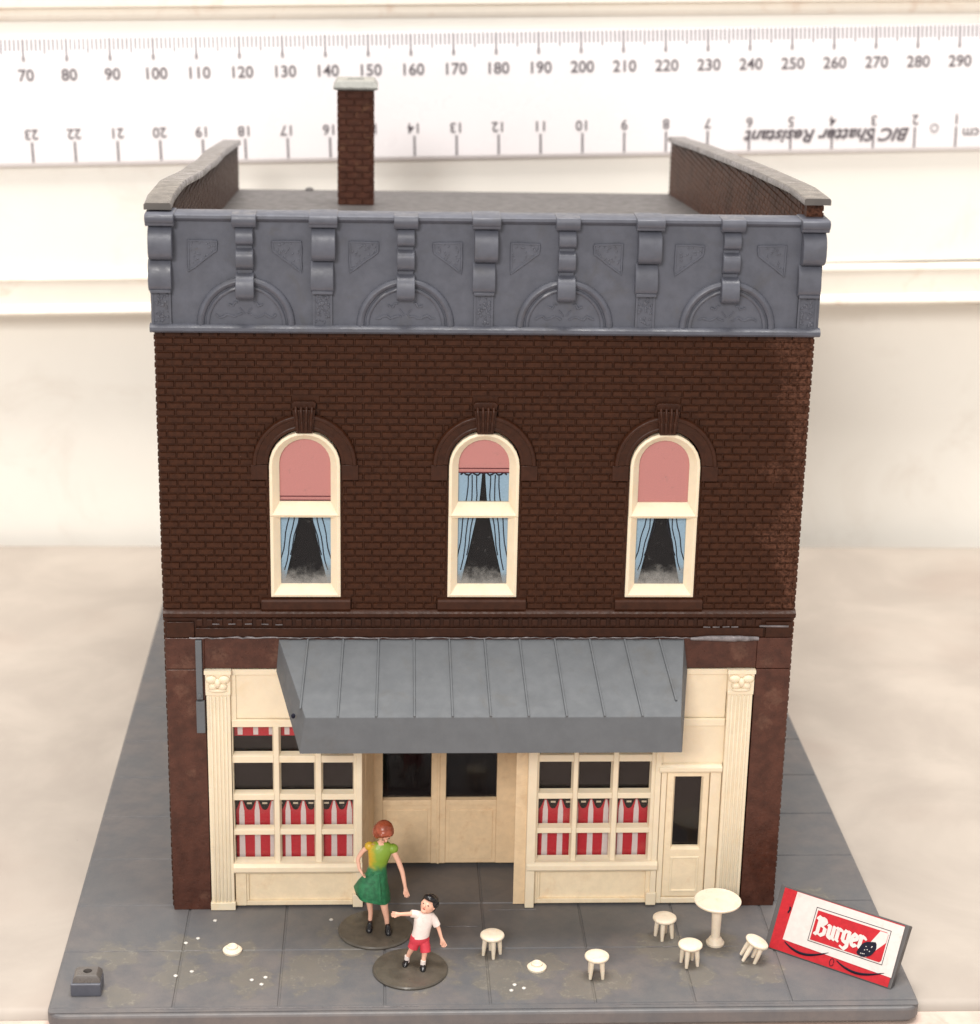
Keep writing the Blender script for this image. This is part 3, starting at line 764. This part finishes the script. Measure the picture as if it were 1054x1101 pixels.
xsD = [(32.7, 34.4), (42.7, 45.2), (53.9, 57.2)]
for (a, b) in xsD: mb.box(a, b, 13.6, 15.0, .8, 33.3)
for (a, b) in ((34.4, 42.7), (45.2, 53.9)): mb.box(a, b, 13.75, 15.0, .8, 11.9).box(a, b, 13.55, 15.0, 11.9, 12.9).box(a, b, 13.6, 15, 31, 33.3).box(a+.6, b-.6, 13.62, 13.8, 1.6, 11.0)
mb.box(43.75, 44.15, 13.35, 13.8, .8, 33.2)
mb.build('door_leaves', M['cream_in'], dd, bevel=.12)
MB().box(34.0, 54.5, 14.6, 14.7, 12.2, 31.5).build('pane', M['glass'], dd)
# awning
TB = [(17.9, -.3, 48.3), (82.5, -.3, 48.3)]
FB = [(22.5, -14, 40.95), (80.5, -14, 40.95)]
LB = [(21.6, -14.3, 35.0), (80.9, -14.3, 35.0)]
mb = MB(); th = .5
tl, tr = Vector(TB[0]), Vector(TB[1]); fl, fr = Vector(FB[0]), Vector(FB[1]); ll, lr = Vector(LB[0]), Vector(LB[1])
bl, br = Vector((17.4, -.3, 42.8)), Vector((83.3, -.3, 42.8))
def shell(mb, loop, off):
    """a thick sheet: loop and its copy shifted by off"""
    n = len(loop); lo = [tuple(p) for p in loop]; hi = [tuple(Vector(p)+Vector(off)) for p in loop]
    mb.add(lo+hi, [tuple(range(n)), tuple(range(2*n-1, n-1, -1))]+[(i, n+i, n+(i+1) % n, (i+1) % n) for i in range(n)])
shell(mb, [tl, tr, fr, fl], (0, .25, -.5))
shell(mb, [fl+Vector((0, 0, -.0)), fr, lr, ll], (0, .5, 0.02))
shell(mb, [tl, fl, ll, bl], (.5, .02, -.03)); shell(mb, [tr, br, lr, fr], (-.5, .02, -.03))
aw = mb.build('awning', M['awning'], B, bevel=.08)
mb = MB()
for i in range(11):
    a = Vector((22.5+5.6*i, -.5, 48.25)); b = Vector((21.6+5.88*i, -14.0, 40.98))
    if i == 0: b = a+(b-a)*.9
    if i == 10: b = a+(b-a)*.80
    d = (b-a).normalized(); n_ = Vector((0, -.47, .88)); s_ = Vector((.2, 0, 0))
    lo = [a-s_, a+s_, b+s_, b-s_]; hi = [p+n_*.3+(s_*-.35 if k in (1, 2) else s_*.35) for k, p in enumerate(lo)]
    mb.hexa([tuple(p-n_*.05) for p in lo]+[tuple(p) for p in hi])
mb.build('awning_ribs', M['awning'], aw, bevel=.04)
MB().ellipsoid((20.6, -12.6, 40.6), (.35, .4, .4), 8, 6).build('glue_spot', M['ink'], aw)
# leftover bracket bar and glue seam along the top of the fascia
mb = MB().box(4.75, 5.75, -1.0, -.25, 38.2, 48.3).box(4.65, 6.0, -1.15, -.25, 32.4, 37.9).tube([(5.25, -1.0, 38.9), (5.25, -1.25, 38.9)], .35, 10)
mb.build('awning_strap', M['awning'], B, bevel=.1)
mb = MB(); n = 90
pts = [(3.8+14*k/20, -.45+random.uniform(-.08, .08), 48.6+random.uniform(-.12, .12)) for k in range(21)]
mb.tube(pts, [random.uniform(.06, .2) for _ in pts], 6)
pts = [(17.5+66*k/90, -.5+random.uniform(-.08, .08), 48.6+random.uniform(-.1, .1)) for k in range(91)]
mb.tube(pts, [random.uniform(.03, .15) for _ in pts], 6)
pts = [(83.5+11*k/14, -.5, 48.5+random.uniform(-.06, .06)) for k in range(15)]
mb.tube(pts, [.25+.25*math.sin(k/14*PI*.9) for k in range(15)], 7)
for (x, z) in ((7.5, 50.9), (10, 50.9), (12.6, 50.9), (15.2, 50.9), (17.4, 50.8), (85.5, 50.4), (87, 50.4), (88.6, 50.4), (90, 50.4)):
    mb.tube([(x, -.32, z), (x+1.1, -.32, z+random.uniform(-.05, .05))], .09, 5)
mb.tube([(94.5, -.4, 50.6), (99.2, -.4, 50.55)], .16, 5)
mb.build('glue_seam', M['greyglue'], B, smooth=60)

# ------------------------------------------------------------------ stools, table, broken feet, block
def make_stool():
    t = thing('stool', '', 'stool', (0, 0, 0), 'cream plastic stools on the pavement')
    MB().lathe(0, 0, [(1.2, 3.05), (1.75, 3.15), (1.95, 3.4), (1.92, 3.65), (1.7, 3.82), (.9, 3.85)], 28).build('seat', M['stool'], t, smooth=50)
    for k in range(4):
        a = k*PI/2+.5
        cx, cy = 1.15*math.cos(a), 1.15*math.sin(a)
        MB().tube([(cx*.95, cy*.95, 3.2), (cx*1.1, cy*1.1, 1.6), (cx*1.2, cy*1.2, .0)], [.42, .38, .26], 8).build('leg', M['stool'], t, smooth=50)
    return t
st0 = make_stool()
def dup(root):
    r = root.copy(); col.objects.link(r)
    for ch in list(root.children):
        c = ch.copy(); col.objects.link(c); c.parent = r
        for g in list(ch.children):
            d = g.copy(); col.objects.link(d); d.parent = c
    return r
stools = [((51.9, -15.2, 0), 1.2, (0, 0), 'cream stool standing alone right of the boy figure, farthest from the round table'),
          ((68.0, -21.8, 0), .25, (0, 0), 'cream stool standing alone nearest the front edge, right of the cream disc'),
          ((80.2, -10.2, 0), .75, (0, 0), 'cream stool standing closest to the shop wall, left of the round table'),
          ((83.2, -18.6, 0), .6, (0, 0), 'cream stool standing in front of the round table, on a pavement joint'),
          ((92.7, -17.6, .1), 1.9, (.12, .38), 'cream stool tipping over sideways between the round table and the red sign')]
for i, (loc, rz, tip, lab) in enumerate(stools):
    o = st0 if i == 0 else dup(st0)
    o.location = Vector(loc)*S; o.rotation_euler = (tip[0], tip[1], rz if i != 4 else .3); o['mm'] = loc; o['label'] = lab
t = thing('pedestal_table', 'round cream pedestal table with a saucer shaped top in front of the right pilaster', 'table', (88.3, -12.4, 0))
MB().lathe(88.3, -12.4, [(.6, 6.4), (1.6, 6.7), (3.2, 7.3), (3.75, 7.7), (3.8, 7.95), (3.65, 8.1), (3.3, 8.0), (.5, 7.95)], 40).build('table_top', M['stool'], t, smooth=40).name = 'tabletop'
MB().lathe(88.3, -12.4, [(.78, .8), (.72, 2), (.8, 4.5), (.85, 6.6)], 20).build('stem', M['stool'], t, smooth=50)
MB().lathe(88.3, -12.4, [(1.45, 0), (1.5, .35), (1.2, .7), (1.0, 1.1), (.8, 1.2)], 24).build('foot', M['stool'], t, smooth=40)
for (x, y, lab) in ((10.5, -13.6, 'small round cream disc glued to the pavement in front of the left shop window'), (58.8, -19.5, 'small round cream disc glued to the pavement between two stools near the front edge')):
    t = thing('table_foot', lab, 'disc', (x, y, 0), 'snapped off cream table feet')
    MB().lathe(x, y, [(1.5, 0), (1.55, .35), (1.3, .62), (1.0, .72)], 24, .03).build('foot', M['stool'], t, smooth=40)
    MB().lathe(x, y, [(.95, .68), (.9, 1.0), (.7, 1.15), (.45, .85), (.1, .8)], 16).build('broken_stem', M['stool'], t, smooth=40)
t = thing('post_socket', 'small grey square block with a hole in its top at the left corner', 'block', (-10.8, -24.8, 0))
x, y = -10.9, -24.6
mb = MB(); n = 4
mb.box(x-2.3, x+2.3, y-1.8, y+1.8, 0, 2.1)
mb.build('block', M['grey'], t, bevel=.15)
def sq(h, hy, z, k=24):
    out = []
    for i in range(k):
        a = 2*PI*i/k; cx_, sy_ = math.cos(a), math.sin(a); m_ = max(abs(cx_), abs(sy_)); out.append((x+.1+cx_/m_*h, y+.2+sy_/m_*hy, z))
    return out
def cr(r, z, k=24): return [(x+.15+r*math.cos(2*PI*i/k), y+.1+r*math.sin(2*PI*i/k)*.9, z) for i in range(k)]
mb = MB().loft([sq(2.1, 1.6, 2.1), sq(2.05, 1.5, 2.7), sq(1.5, 1.2, 3.3), cr(.7, 3.35), cr(.62, 2.9), cr(.55, 1.2)])
mb.build('socket', M['coping'], t, smooth=40)
MB().lathe(x+.15, y+.1, [(.56, 1.2), (.56, 1.25), (.1, 1.25)], 12).build('hole_bottom', M['blackp'], t)

# ------------------------------------------------------------------ sign
sg = thing('sign_board', 'tilted red and white burger sign leaning back on the right front corner of the pavement', 'sign', (105.2, -20.0, 0))
u = Vector((.801, -.598, 0)).normalized(); lean = math.radians(30.5)
hz = Vector((-u.y, u.x, 0)) * 1.0                     # horizontal, away from the viewer
vv = (Vector((0, 0, 1))*math.cos(lean)+hz*math.sin(lean)).normalized(); nn = u.cross(vv).normalized()   # towards the viewer
BL = Vector((96.7, -14.0, .15))
SW, SH = 21.2, 10.1
def SP(a, b, d=0): 
    p = BL+u*a+vv*b+nn*d; return tuple(p)
def sprism(mb, pts, d0, d1):
    n = len(pts); vs = [SP(a, b, d0) for a, b in pts]+[SP(a, b, d1) for a, b in pts]
    mb.add(vs, [tuple(range(n)), tuple(range(2*n-1, n-1, -1))]+[(i, n+i, n+(i+1) % n, (i+1) % n) for i in range(n)])
mb = MB(); sprism(mb, [(-.75, -.1), (SW, -.1), (SW+.25, SH+.15), (-.85, SH+.25)], -1.5, -.06); mb.build('sign_box', M['roofgrey'], sg, bevel=.12)
mb = MB(); mb.hexa([SP(7, 0.2, -1.5), SP(14, .2, -1.5), SP(14, 4.5, -1.5), SP(7, 4.5, -1.5), SP(7, -1.2, -4.6), SP(14, -1.2, -4.6), SP(14, 1.3, -4.0), SP(7, 1.3, -4.0)])
mb.build('prop', M['roofgrey'], sg, bevel=.1)
mb = MB(); sprism(mb, [(.1, .1), (SW-.5, .1), (SW-.5, SH-.1), (-.05, SH-.1)], -.05, .05); mb.build('red_face', M['signred'], sg)
wp = [(2.0, 2.0), (SW-.35, 1.65), (SW-.45, SH-.25), (2.2, SH-.15)]
mb = MB(); sprism(mb, wp, .05, .1); mb.build('white_panel', M['signwhite'], sg)
# logo panel
LX0, LX1, LZ0, LZ1 = 6.4, 18.6, 3.35, 8.15
mb = MB(); fr = .1
for q in ([(LX0-.25, LZ0-.3), (LX1+.2, LZ0-.3), (LX1+.2, LZ0-.2), (LX0-.25, LZ0-.2)], [(LX0-.25, LZ1+.35), (LX1+.2, LZ1+.35), (LX1+.2, LZ1+.45), (LX0-.25, LZ1+.45)],
          [(LX0-.35, LZ0-.3), (LX0-.25, LZ0-.3), (LX0-.25, LZ1+.45), (LX0-.35, LZ1+.45)], [(LX1+.2, LZ0-.3), (LX1+.3, LZ0-.3), (LX1+.3, LZ1+.45), (LX1+.2, LZ1+.45)]):
    sprism(mb, q, .1, .13)
mb.build('logo_border', M['ink'], sg)
mb = MB(); sprism(mb, [(LX0, LZ0), (LX1-.3, LZ0), (LX1, LZ0+.3), (LX1, LZ1-.3), (LX1-.3, LZ1), (LX0, LZ1)], .1, .14); mb.build('logo_panel', M['signred'], sg)
mb = MB(); sprism(mb, [(14.9, LZ0+.1), (16.1, LZ0+.1), (LX1-.05, LZ1-1.6), (LX1-.05, LZ1-.1), (17.2, LZ1-.1)], .14, .17); mb.build('slanted_stripe', M['signwhite'], sg)
mb = MB(); cxs, czs = 15.9, 4.7; pts = []
for k in range(20):
    a = 2*PI*k/20; ca, sa = math.cos(a), math.sin(a); px = 1.75*ca*(1+.06*math.sin(5*a)); pz = 1.05*sa*(1+.08*math.cos(4*a))
    r_ = .75; pts.append((cxs+px*math.cos(r_)-pz*math.sin(r_), czs+px*math.sin(r_)+pz*math.cos(r_)))
sprism(mb, pts, .17, .22); mb.build('burger_picture', M['ink'], sg)
mb = MB()
for k in range(9):
    a_, b_ = random.uniform(-1.2, 1.2), random.uniform(-.5, .5)
    q = (cxs+a_*math.cos(.75)-b_*math.sin(.75), czs+a_*math.sin(.75)+b_*math.cos(.75))
    sprism(mb, [(q[0]-.08, q[1]-.06), (q[0]+.08, q[1]-.06), (q[0]+.08, q[1]+.06), (q[0]-.08, q[1]+.06)], .22, .235)
mb.build('burger_seeds', M['signwhite'], sg)
# black-letter word "Burger" drawn with broad-pen strokes
GL = {  # polylines on a 0..1 (x) by 0..1.5 (cap) grid; x-height 1.0
 'B': ([[(.05, 1.25), (.25, 1.45), (.3, 1.3), (.3, .15), (.1, .0)], [(.3, 1.3), (.75, 1.4), (.95, 1.15), (.55, .8), (.3, .78)], [(.55, .8), (1.0, .62), (1.0, .22), (.65, 0), (.3, .12)], [(.62, 1.3), (.62, .85)]], 1.25),
 'u': ([[(.05, .95), (.2, 1.0), (.2, .15), (.38, .0), (.62, .2)], [(.65, 1.0), (.65, .12), (.8, 0)]], .92),
 'r': ([[(.05, .95), (.2, 1.0), (.2, .1), (.32, 0)], [(.2, .8), (.42, 1.0), (.62, .85)]], .72),
 'g': ([[(.62, .95), (.25, 1.0), (.1, .75), (.1, .3), (.3, .08), (.62, .2)], [(.62, 1.0), (.66, -.2), (.4, -.45), (.1, -.32)]], .9),
 'e': ([[(.2, .45), (.6, .62), (.6, .85), (.35, 1.0), (.12, .75), (.12, .25), (.32, 0), (.62, .15)]], .8)}
mb = MB(); xcur = 6.75
for ch_ in 'Burger':
    strokes, adv = GL[ch_]; sx, sz = 1.62, 1.95
    for stp in strokes:
        for (p, q) in zip(stp, stp[1:]):
            P0 = Vector((xcur+p[0]*sx, 4.45+p[1]*sz)); Q0 = Vector((xcur+q[0]*sx, 4.45+q[1]*sz))
            pw = Vector((.25, -.10)); ph = Vector((.06, .13))
            # convex hull of the pen nib swept between the two points
            cs = [P+s1*pw+s2*ph for P in (P0, Q0) for s1 in (-1, 1) for s2 in (-1, 1)]
            cs = sorted(set((round(c_[0], 4), round(c_[1], 4)) for c_ in cs))
            def half(pts_):
                o_ = []
                for c_ in pts_:
                    while len(o_) > 1 and (o_[-1][0]-o_[-2][0])*(c_[1]-o_[-2][1])-(o_[-1][1]-o_[-2][1])*(c_[0]-o_[-2][0]) <= 0: o_.pop()
                    o_.append(c_)
                return o_[:-1]
            hull = half(cs)+half(cs[::-1])
            dz_ = random.uniform(0, .01)
            sprism(mb, hull, .142, .19+dz_)
    xcur += adv*sx
mb.build('lettering', M['signwhite'], sg, label='white blackletter word Burger on the red logo')
# rope line drawn on the red face
mb = MB()
def rope(a0, a1, z0, sag, w=.17):
    pts = [SP(a0+(a1-a0)*k/14, z0-sag*math.sin(PI*(k/14)**.9)*1.0+(.5*(k/14)), .07) for k in range(15)]
    mb.tube(pts, [w*(.5+1.0*math.sin(PI*k/14)) for k in range(15)], 6, flat=.6)
rope(2.4, 10.0, 1.75, 1.2); rope(11.6, 19.6, 1.5, 1.1)
mb.tube([SP(10.9+.35*math.cos(a*.6), 1.0+.6*math.sin(a*.6), .07) for a in range(11)], .06, 5)
mb.tube([SP(1.6, 6.3, .07), SP(1.8, 6.8, .07), SP(1.7, 7.3, .07)], .15, 5)
mb.build('rope_line', M['ink'], sg)

# ------------------------------------------------------------------ figures
def skin_obj(name, verts, edges, mat_, parent, sub=2, root=0):
    o0 = Vector(root_of(parent)['mm'])
    me = bpy.data.meshes.new(name)
    me.from_pydata([tuple((Vector(v[0])-o0)*S) for v in verts], edges, [])
    ob = bpy.data.objects.new(name, me); col.objects.link(ob); ob.parent = parent
    me.materials.append(mat_)
    md = ob.modifiers.new('Skin', 'SKIN'); md.use_smooth_shade = True
    sv = me.skin_vertices[0].data
    for i, v in enumerate(verts): 
        r = v[1]; r = r if isinstance(r, tuple) else (r, r)
        sv[i].radius = (r[0]*S, r[1]*S); sv[i].use_root = (i == root)
    sb = ob.modifiers.new('Subdivision', 'SUBSURF'); sb.levels = sub; sb.render_levels = sub
    return ob
def hand(V, E_, wrist, tip, side, r=.13):
    """palm, four unequal bent fingers and a thumb leaving the side of the palm"""
    w = Vector(V[wrist][0]); t_ = Vector(tip); d = (t_-w); L = d.length; d.normalize()
    s_ = Vector(side).normalized(); nrm = d.cross(s_).normalized()
    V.append((tuple(w+d*L*.5), (.34, .26))); palm = len(V)-1; E_.append((wrist, palm))
    for k, ln in enumerate((.85, 1.0, .95, .75)):
        off = s_*(k-1.5)*.2
        a = w+d*L*.62+off; b = w+d*(L*(.62+.25*ln))+off*1.15; c = b+d*L*.16*ln+nrm*.14
        i = len(V); V += [(tuple(a), r), (tuple(b), r*.9), (tuple(c), r*.75)]; E_ += [(palm, i), (i, i+1), (i+1, i+2)]
    a = w+d*L*.45-s_*.32; b = w+d*L*.75-s_*.5; i = len(V); V += [(tuple(a), r), (tuple(b), r*.8)]; E_ += [(palm, i), (i, i+1)]

# woman: X=33.3+(px-404)/6.65, Z=(1002.5-py)/5.95, standing at Y=-8
wm = thing('person', 'woman in a green and yellow dress with red-brown hair, on a grey disc', 'person', (33.3, -8, 0), 'painted figures on round grey bases')
Yw = -7.6
V = [((33.6, Yw, 9.6), (1.25, .95)), ((33.5, Yw, 11.6), (1.0, .8)), ((33.8, Yw, 13.6), (1.25, .9)), ((34.1, Yw-.1, 15.4), (1.15, .7)), ((34.2, Yw-.3, 16.4), .45), ((34.4, Yw-.6, 17.3), .5)]
E_ = [(0, 1), (1, 2), (2, 3), (3, 4), (4, 5)]
def chain(V, E_, frm, pts):
    p = frm
    for q in pts: V.append(q); E_.append((p, len(V)-1)); p = len(V)-1
    return p
# arm reaching down and to the right
w1 = chain(V, E_, 3, [((36.0, Yw-.2, 15.0), .55), ((37.0, Yw-.7, 13.0), .46), ((37.6, Yw-1.2, 11.4), .42), ((38.0, Yw-2.0, 9.5), .32)])
hand(V, E_, w1, (38.4, Yw-2.6, 7.6), (1, .3, 0))
# other arm bent back behind the skirt
w2 = chain(V, E_, 3, [((32.6, Yw+.1, 15.6), .5), ((31.2, Yw+.4, 14.4), .42), ((30.4, Yw+.3, 13.0), .38), ((30.7, Yw-.3, 11.5), .3)])
hand(V, E_, w2, (31.6, Yw-.8, 10.3), (0, 1, 0), .12)
chain(V, E_, 0, [((32.9, Yw+.2, 8.8), .85), ((32.5, Yw+.4, 6.6), .68), ((32.3, Yw+.5, 4.9), .58), ((32.5, Yw+.5, 3.2), .42), ((32.4, Yw+.3, 1.6), .34)])
chain(V, E_, 0, [((34.3, Yw-.2, 8.8), .9), ((34.5, Yw-.5, 6.4), .75), ((34.8, Yw-.7, 4.4), .62), ((35.1, Yw-.7, 2.8), .45), ((35.2, Yw-.6, 1.2), .36)])
body = skin_obj('body', V, E_, M['skin'], wm)
# dress: lofted bodice and flared skirt
def ell(cx, cy, cz, rx, ry, n=28, wav=0, tilt=0, ph=0):
    return [(cx+rx*math.cos(2*PI*k/n)*(1+wav*math.sin(5*2*PI*k/n+ph)), cy+ry*math.sin(2*PI*k/n)*(1+wav*math.sin(5*2*PI*k/n+ph)), cz+tilt*math.cos(2*PI*k/n)) for k in range(n)]
mb = MB()
mb.loft([ell(33.4, Yw, 6.3, 2.0, 1.5), ell(32.9, Yw, 6.05, 2.75, 1.95, wav=.06, tilt=-.6), ell(32.7, Yw, 7.3, 2.9, 2.0, wav=.06, tilt=-.7), ell(32.9, Yw, 9.0, 2.35, 1.7, wav=.04, tilt=-.25), ell(33.4, Yw, 10.6, 1.75, 1.4, wav=.02), ell(33.6, Yw, 12.0, 1.45, 1.2), ell(33.85, Yw-.05, 13.4, 1.7, 1.4),
         ell(34.0, Yw-.15, 14.6, 1.95, 1.4), ell(34.1, Yw-.1, 15.6, 1.95, 1.05), ell(34.15, Yw-.05, 16.1, 1.35, .75), ell(34.2, Yw-.1, 16.35, .75, .6)])
mb.ellipsoid((36.0, Yw-.2, 15.1), (.95, .8, .85), 14, 8); mb.ellipsoid((32.3, Yw, 15.5), (.8, .75, .75), 14, 8)
mb.tube([(31.6, Yw-.9, 7.0), (31.3, Yw-.7, 7.9), (32.2, Yw-.9, 9.6), (33.0, Yw-1.2, 11.4)], [.35, .35, .3, .2], 8); mb.tube([(34.1, Yw-1.7, 6.6), (33.9, Yw-1.6, 8.6), (33.8, Yw-1.3, 11)], [.35, .3, .15], 8)
mb.build('dress', M['dress'], wm, smooth=70)
# head
def head(c, r, mtx, parent, hairmat, hair):
    mb = MB().ellipsoid(c, (r*.86, r*.95, r*1.12), 20, 14, mtx)
    f = lambda v: tuple(Vector(c)+mtx @ Vector(v))
    mb.ellipsoid(f((0, -r*.98, -.12*r)), (.13*r, .2*r, .22*r), 8, 6, mtx)
    mb.ellipsoid(f((r*.84, .05, -.05*r)), (.1*r, .2*r, .25*r), 8, 6, mtx); mb.ellipsoid(f((-r*.84, .05, -.05*r)), (.1*r, .2*r, .25*r), 8, 6, mtx)
    mb.ellipsoid(f((0, -r*.55, -.75*r)), (.42*r, .4*r, .35*r), 10, 7, mtx)
    mb.build('head', M['skin'], parent, smooth=80)
    for s_ in (-1, 1): MB().ellipsoid(f((s_*r*.33, -r*.86, .08*r)), (.12*r, .08*r, .07*r), 8, 5, mtx).build('eye', M['blackp'], parent, smooth=80)
    MB().ellipsoid(f((0, -r*.9, -.5*r)), (.2*r, .07*r, .06*r), 8, 5, mtx).build('mouth', M['lip'], parent, smooth=80)
    mb = MB()
    for (p, q) in hair: mb.ellipsoid(f(tuple(a*r for a in p)), tuple(a*r for a in q), 16, 10, mtx)
    mb.build('hair', hairmat, parent, smooth=80)
mt = Matrix.Rotation(.35, 3, 'Z') @ Matrix.Rotation(.75, 3, 'X') @ Matrix.Rotation(-.12, 3, 'Y')
head((34.6, Yw-1.0, 18.5), 1.45, mt, wm, M['hair'],
     [((0, .2, .32), (1.1, 1.08, .98)), ((0, -.25, .86), (.75, .6, .34)), ((.75, .1, -.1), (.42, .7, .85)), ((-.8, .15, -.1), (.42, .7, .85)), ((0, .75, -.35), (.95, .6, .9)), ((.35, -.5, .72), (.4, .4, .3)), ((-.4, -.45, .75), (.4, .4, .3))])
for (x, y, dx) in ((32.4, Yw-.15, -.35), (35.3, Yw-1.05, .25)):
    mb = MB().loft([ell(x+dx*(1-k/5)*1.2 if False else x+dx*s_, y-s_*1.0, .5+h, rx, ry, 14) for k, (s_, h, rx, ry) in enumerate(((.4, 0, .55, 1.15), (.4, .35, .6, 1.2), (.25, .75, .5, .85), (0, 1.1, .4, .45), (0, 1.35, .36, .38)))])
    mb.build('shoe', M['blackp'], wm, smooth=60)
MB().lathe(33.3, -7.6, [(6.0, 0), (6.1, .25), (5.9, .5), (5.6, .52)], 56).build('figure_base', M['disc'], wm, smooth=35)

# boy: X=41.5+(px-460)/6.83, Z=(1035.5-py)/6.0, standing at Y~-18
by = thing('person', 'boy in white shirt and red shorts with one arm stretched out sideways', 'person', (38.8, -19.6, 0), 'painted figures on round grey bases')
Yb = -18.6
V = [((40.2, Yb, 5.4), (.95, .75)), ((40.7, Yb, 7.0), (.85, .7)), ((41.0, Yb, 8.6), (.95, .65)), ((41.2, Yb-.1, 9.6), .42), ((41.4, Yb-.2, 10.2), .4)]
E_ = [(0, 1), (1, 2), (2, 3), (3, 4)]
w1 = chain(V, E_, 2, [((39.7, Yb-.1, 9.5), .42), ((38.4, Yb-.5, 9.7), .36), ((37.4, Yb-.9, 9.9), .3)])
hand(V, E_, w1, (35.8, Yb-1.3, 10.1), (0, .4, 1), .12)
w2 = chain(V, E_, 2, [((42.4, Yb, 8.6), .42), ((43.2, Yb-.2, 7.0), .34), ((43.6, Yb-.5, 5.6), .28)])
hand(V, E_, w2, (44.2, Yb-.9, 4.0), (1, 0, .2), .11)
chain(V, E_, 0, [((39.6, Yb, 4.6), .7), ((39.1, Yb-.1, 3.4), .5), ((38.6, Yb, 2.3), .38), ((38.3, Yb+.1, 1.3), .3)])
chain(V, E_, 0, [((41.0, Yb-.3, 4.4), .72), ((41.1, Yb-.8, 3.2), .5), ((40.9, Yb-1.2, 1.9), .38), ((40.8, Yb-1.3, 1.0), .3)])
skin_obj('body', V, E_, M['skin'], by)
mb = MB().loft([ell(40.3, Yb, 5.7, 1.3, 1.05), ell(40.35, Yb, 5.5, 1.45, 1.2, tilt=.1), ell(40.6, Yb, 6.6, 1.4, 1.15, wav=.02, tilt=.1), ell(40.85, Yb, 8.0, 1.5, 1.15, wav=.02), ell(41.0, Yb, 9.0, 1.6, 1.0), ell(41.1, Yb-.05, 9.6, 1.15, .75), ell(41.15, Yb-.1, 9.85, .55, .5)])
mb.tube([(40.4, Yb, 9.0), (39.5, Yb-.15, 9.5), (38.9, Yb-.3, 9.65)], [.75, .62, .6], 12)
mb.tube([(41.9, Yb, 9.1), (42.5, Yb-.02, 8.4), (42.95, Yb-.1, 7.4)], [.7, .62, .6], 12)
mb.build('shirt', M['whitecloth'], by, smooth=70)
mb = MB().loft([ell(39.9, Yb-.05, 4.4, 1.2, 1.0), ell(40.25, Yb-.1, 4.9, 1.6, 1.1), ell(40.3, Yb, 5.7, 1.4, 1.12)])
mb.tube([(39.9, Yb, 5.2), (39.45, Yb-.05, 4.2), (39.2, Yb-.1, 3.45)], [.85, .85, .85], 14); mb.tube([(40.8, Yb-.1, 5.2), (41.1, Yb-.4, 4.0), (41.2, Yb-.75, 3.05)], [.85, .85, .82], 14)
mb.build('shorts', M['redcloth'], by, smooth=60)
mt = Matrix.Rotation(-.45, 3, 'Z') @ Matrix.Rotation(-.42, 3, 'X') @ Matrix.Rotation(.25, 3, 'Y')
head((41.55, Yb-.35, 11.2), 1.3, mt, by, M['blackp'], [((0, .32, .4), (1.08, 1.05, 1.0)), ((0, -.25, .88), (.85, .8, .45)), ((.0, .6, -.2), (.9, .6, .8)), ((.2, -.55, .78), (.35, .3, .22))])
for (x, y, dx) in ((38.3, Yb+.1, -.7), (40.8, Yb-1.3, -.05)):
    MB().tube([(x+.05, y, 1.9), (x, y, 1.2), (x, y-.05, .8)], [.42, .42, .4], 12).build('sock', M['whitecloth'], by, smooth=60)
    mb = MB().loft([ell(x+dx*s_, y-s_*.9, .5+h, rx, ry, 14) for (s_, h, rx, ry) in ((.45, 0, .45, .9), (.45, .25, .5, .95), (.3, .5, .42, .7), (.05, .75, .36, .4))])
    mb.build('shoe', M['blackp'], by, smooth=60)
MB().lathe(38.8, -19.7, [(5.85, 0), (5.95, .25), (5.8, .5), (5.4, .53)], 56).build('figure_base', M['disc'], by, smooth=35)

# ------------------------------------------------------------------ camera (solved from the photograph's vanishing points)
cam = bpy.data.cameras.new('camera'); co_ = bpy.data.objects.new('camera', cam); col.objects.link(co_)
f, cx_, cy_, cz_, p, yw, r = 2191.82, 34.2535, -300.779, 171.5326, .3262935, .0555837, -.0206948
cp, sp, cyw, syw, cr_, sr_ = math.cos(p), math.sin(p), math.cos(yw), math.sin(yw), math.cos(r), math.sin(r)
fwd = Vector((syw*cp, cyw*cp, -sp)); rt = Vector((cyw, -syw, 0)); dn = fwd.cross(rt)
r2 = cr_*rt+sr_*dn; d2 = -sr_*rt+cr_*dn
mw = Matrix(((r2.x, -d2.x, -fwd.x, cx_*S), (r2.y, -d2.y, -fwd.y, cy_*S), (r2.z, -d2.z, -fwd.z, cz_*S), (0, 0, 0, 1)))
co_.matrix_world = mw
cam.sensor_fit = 'HORIZONTAL'; cam.sensor_width = 36; cam.lens = f/1054*36
cam.clip_start = .5; cam.clip_end = 500
cam.dof.use_dof = True; cam.dof.focus_distance = 32.6; cam.dof.aperture_fstop = .38
scene.camera = co_

# ------------------------------------------------------------------ light: room ceiling and lamps
def area(name, loc, target, size, power, color, sy=None):
    l = bpy.data.lights.new(name, 'AREA'); l.shape = 'RECTANGLE'; l.size = size; l.size_y = sy or size; l.energy = power; l.color = color
    o = bpy.data.objects.new(name, l); col.objects.link(o); o.location = loc
    o.rotation_euler = (Vector(target)-Vector(loc)).to_track_quat('-Z', 'Y').to_euler(); return o
area('ceiling_lamp', (6, 2, 78), (7, 17, 5), 46, 60000, (1, .965, .91), 30)
area('room_lamp', (-17, -80, 50), (5, 4, 6), 20, 38000, (1, .96, .91))
w = bpy.data.worlds.new('World'); scene.world = w; w.use_nodes = True
w.node_tree.nodes['Background'].inputs[0].default_value = (1, .95, .9, 1); w.node_tree.nodes['Background'].inputs[1].default_value = .55
scene.view_settings.view_transform = 'Standard'; scene.view_settings.look = 'None'; scene.view_settings.gamma = 1; scene.view_settings.exposure = .4
scene.render.engine = 'CYCLES'
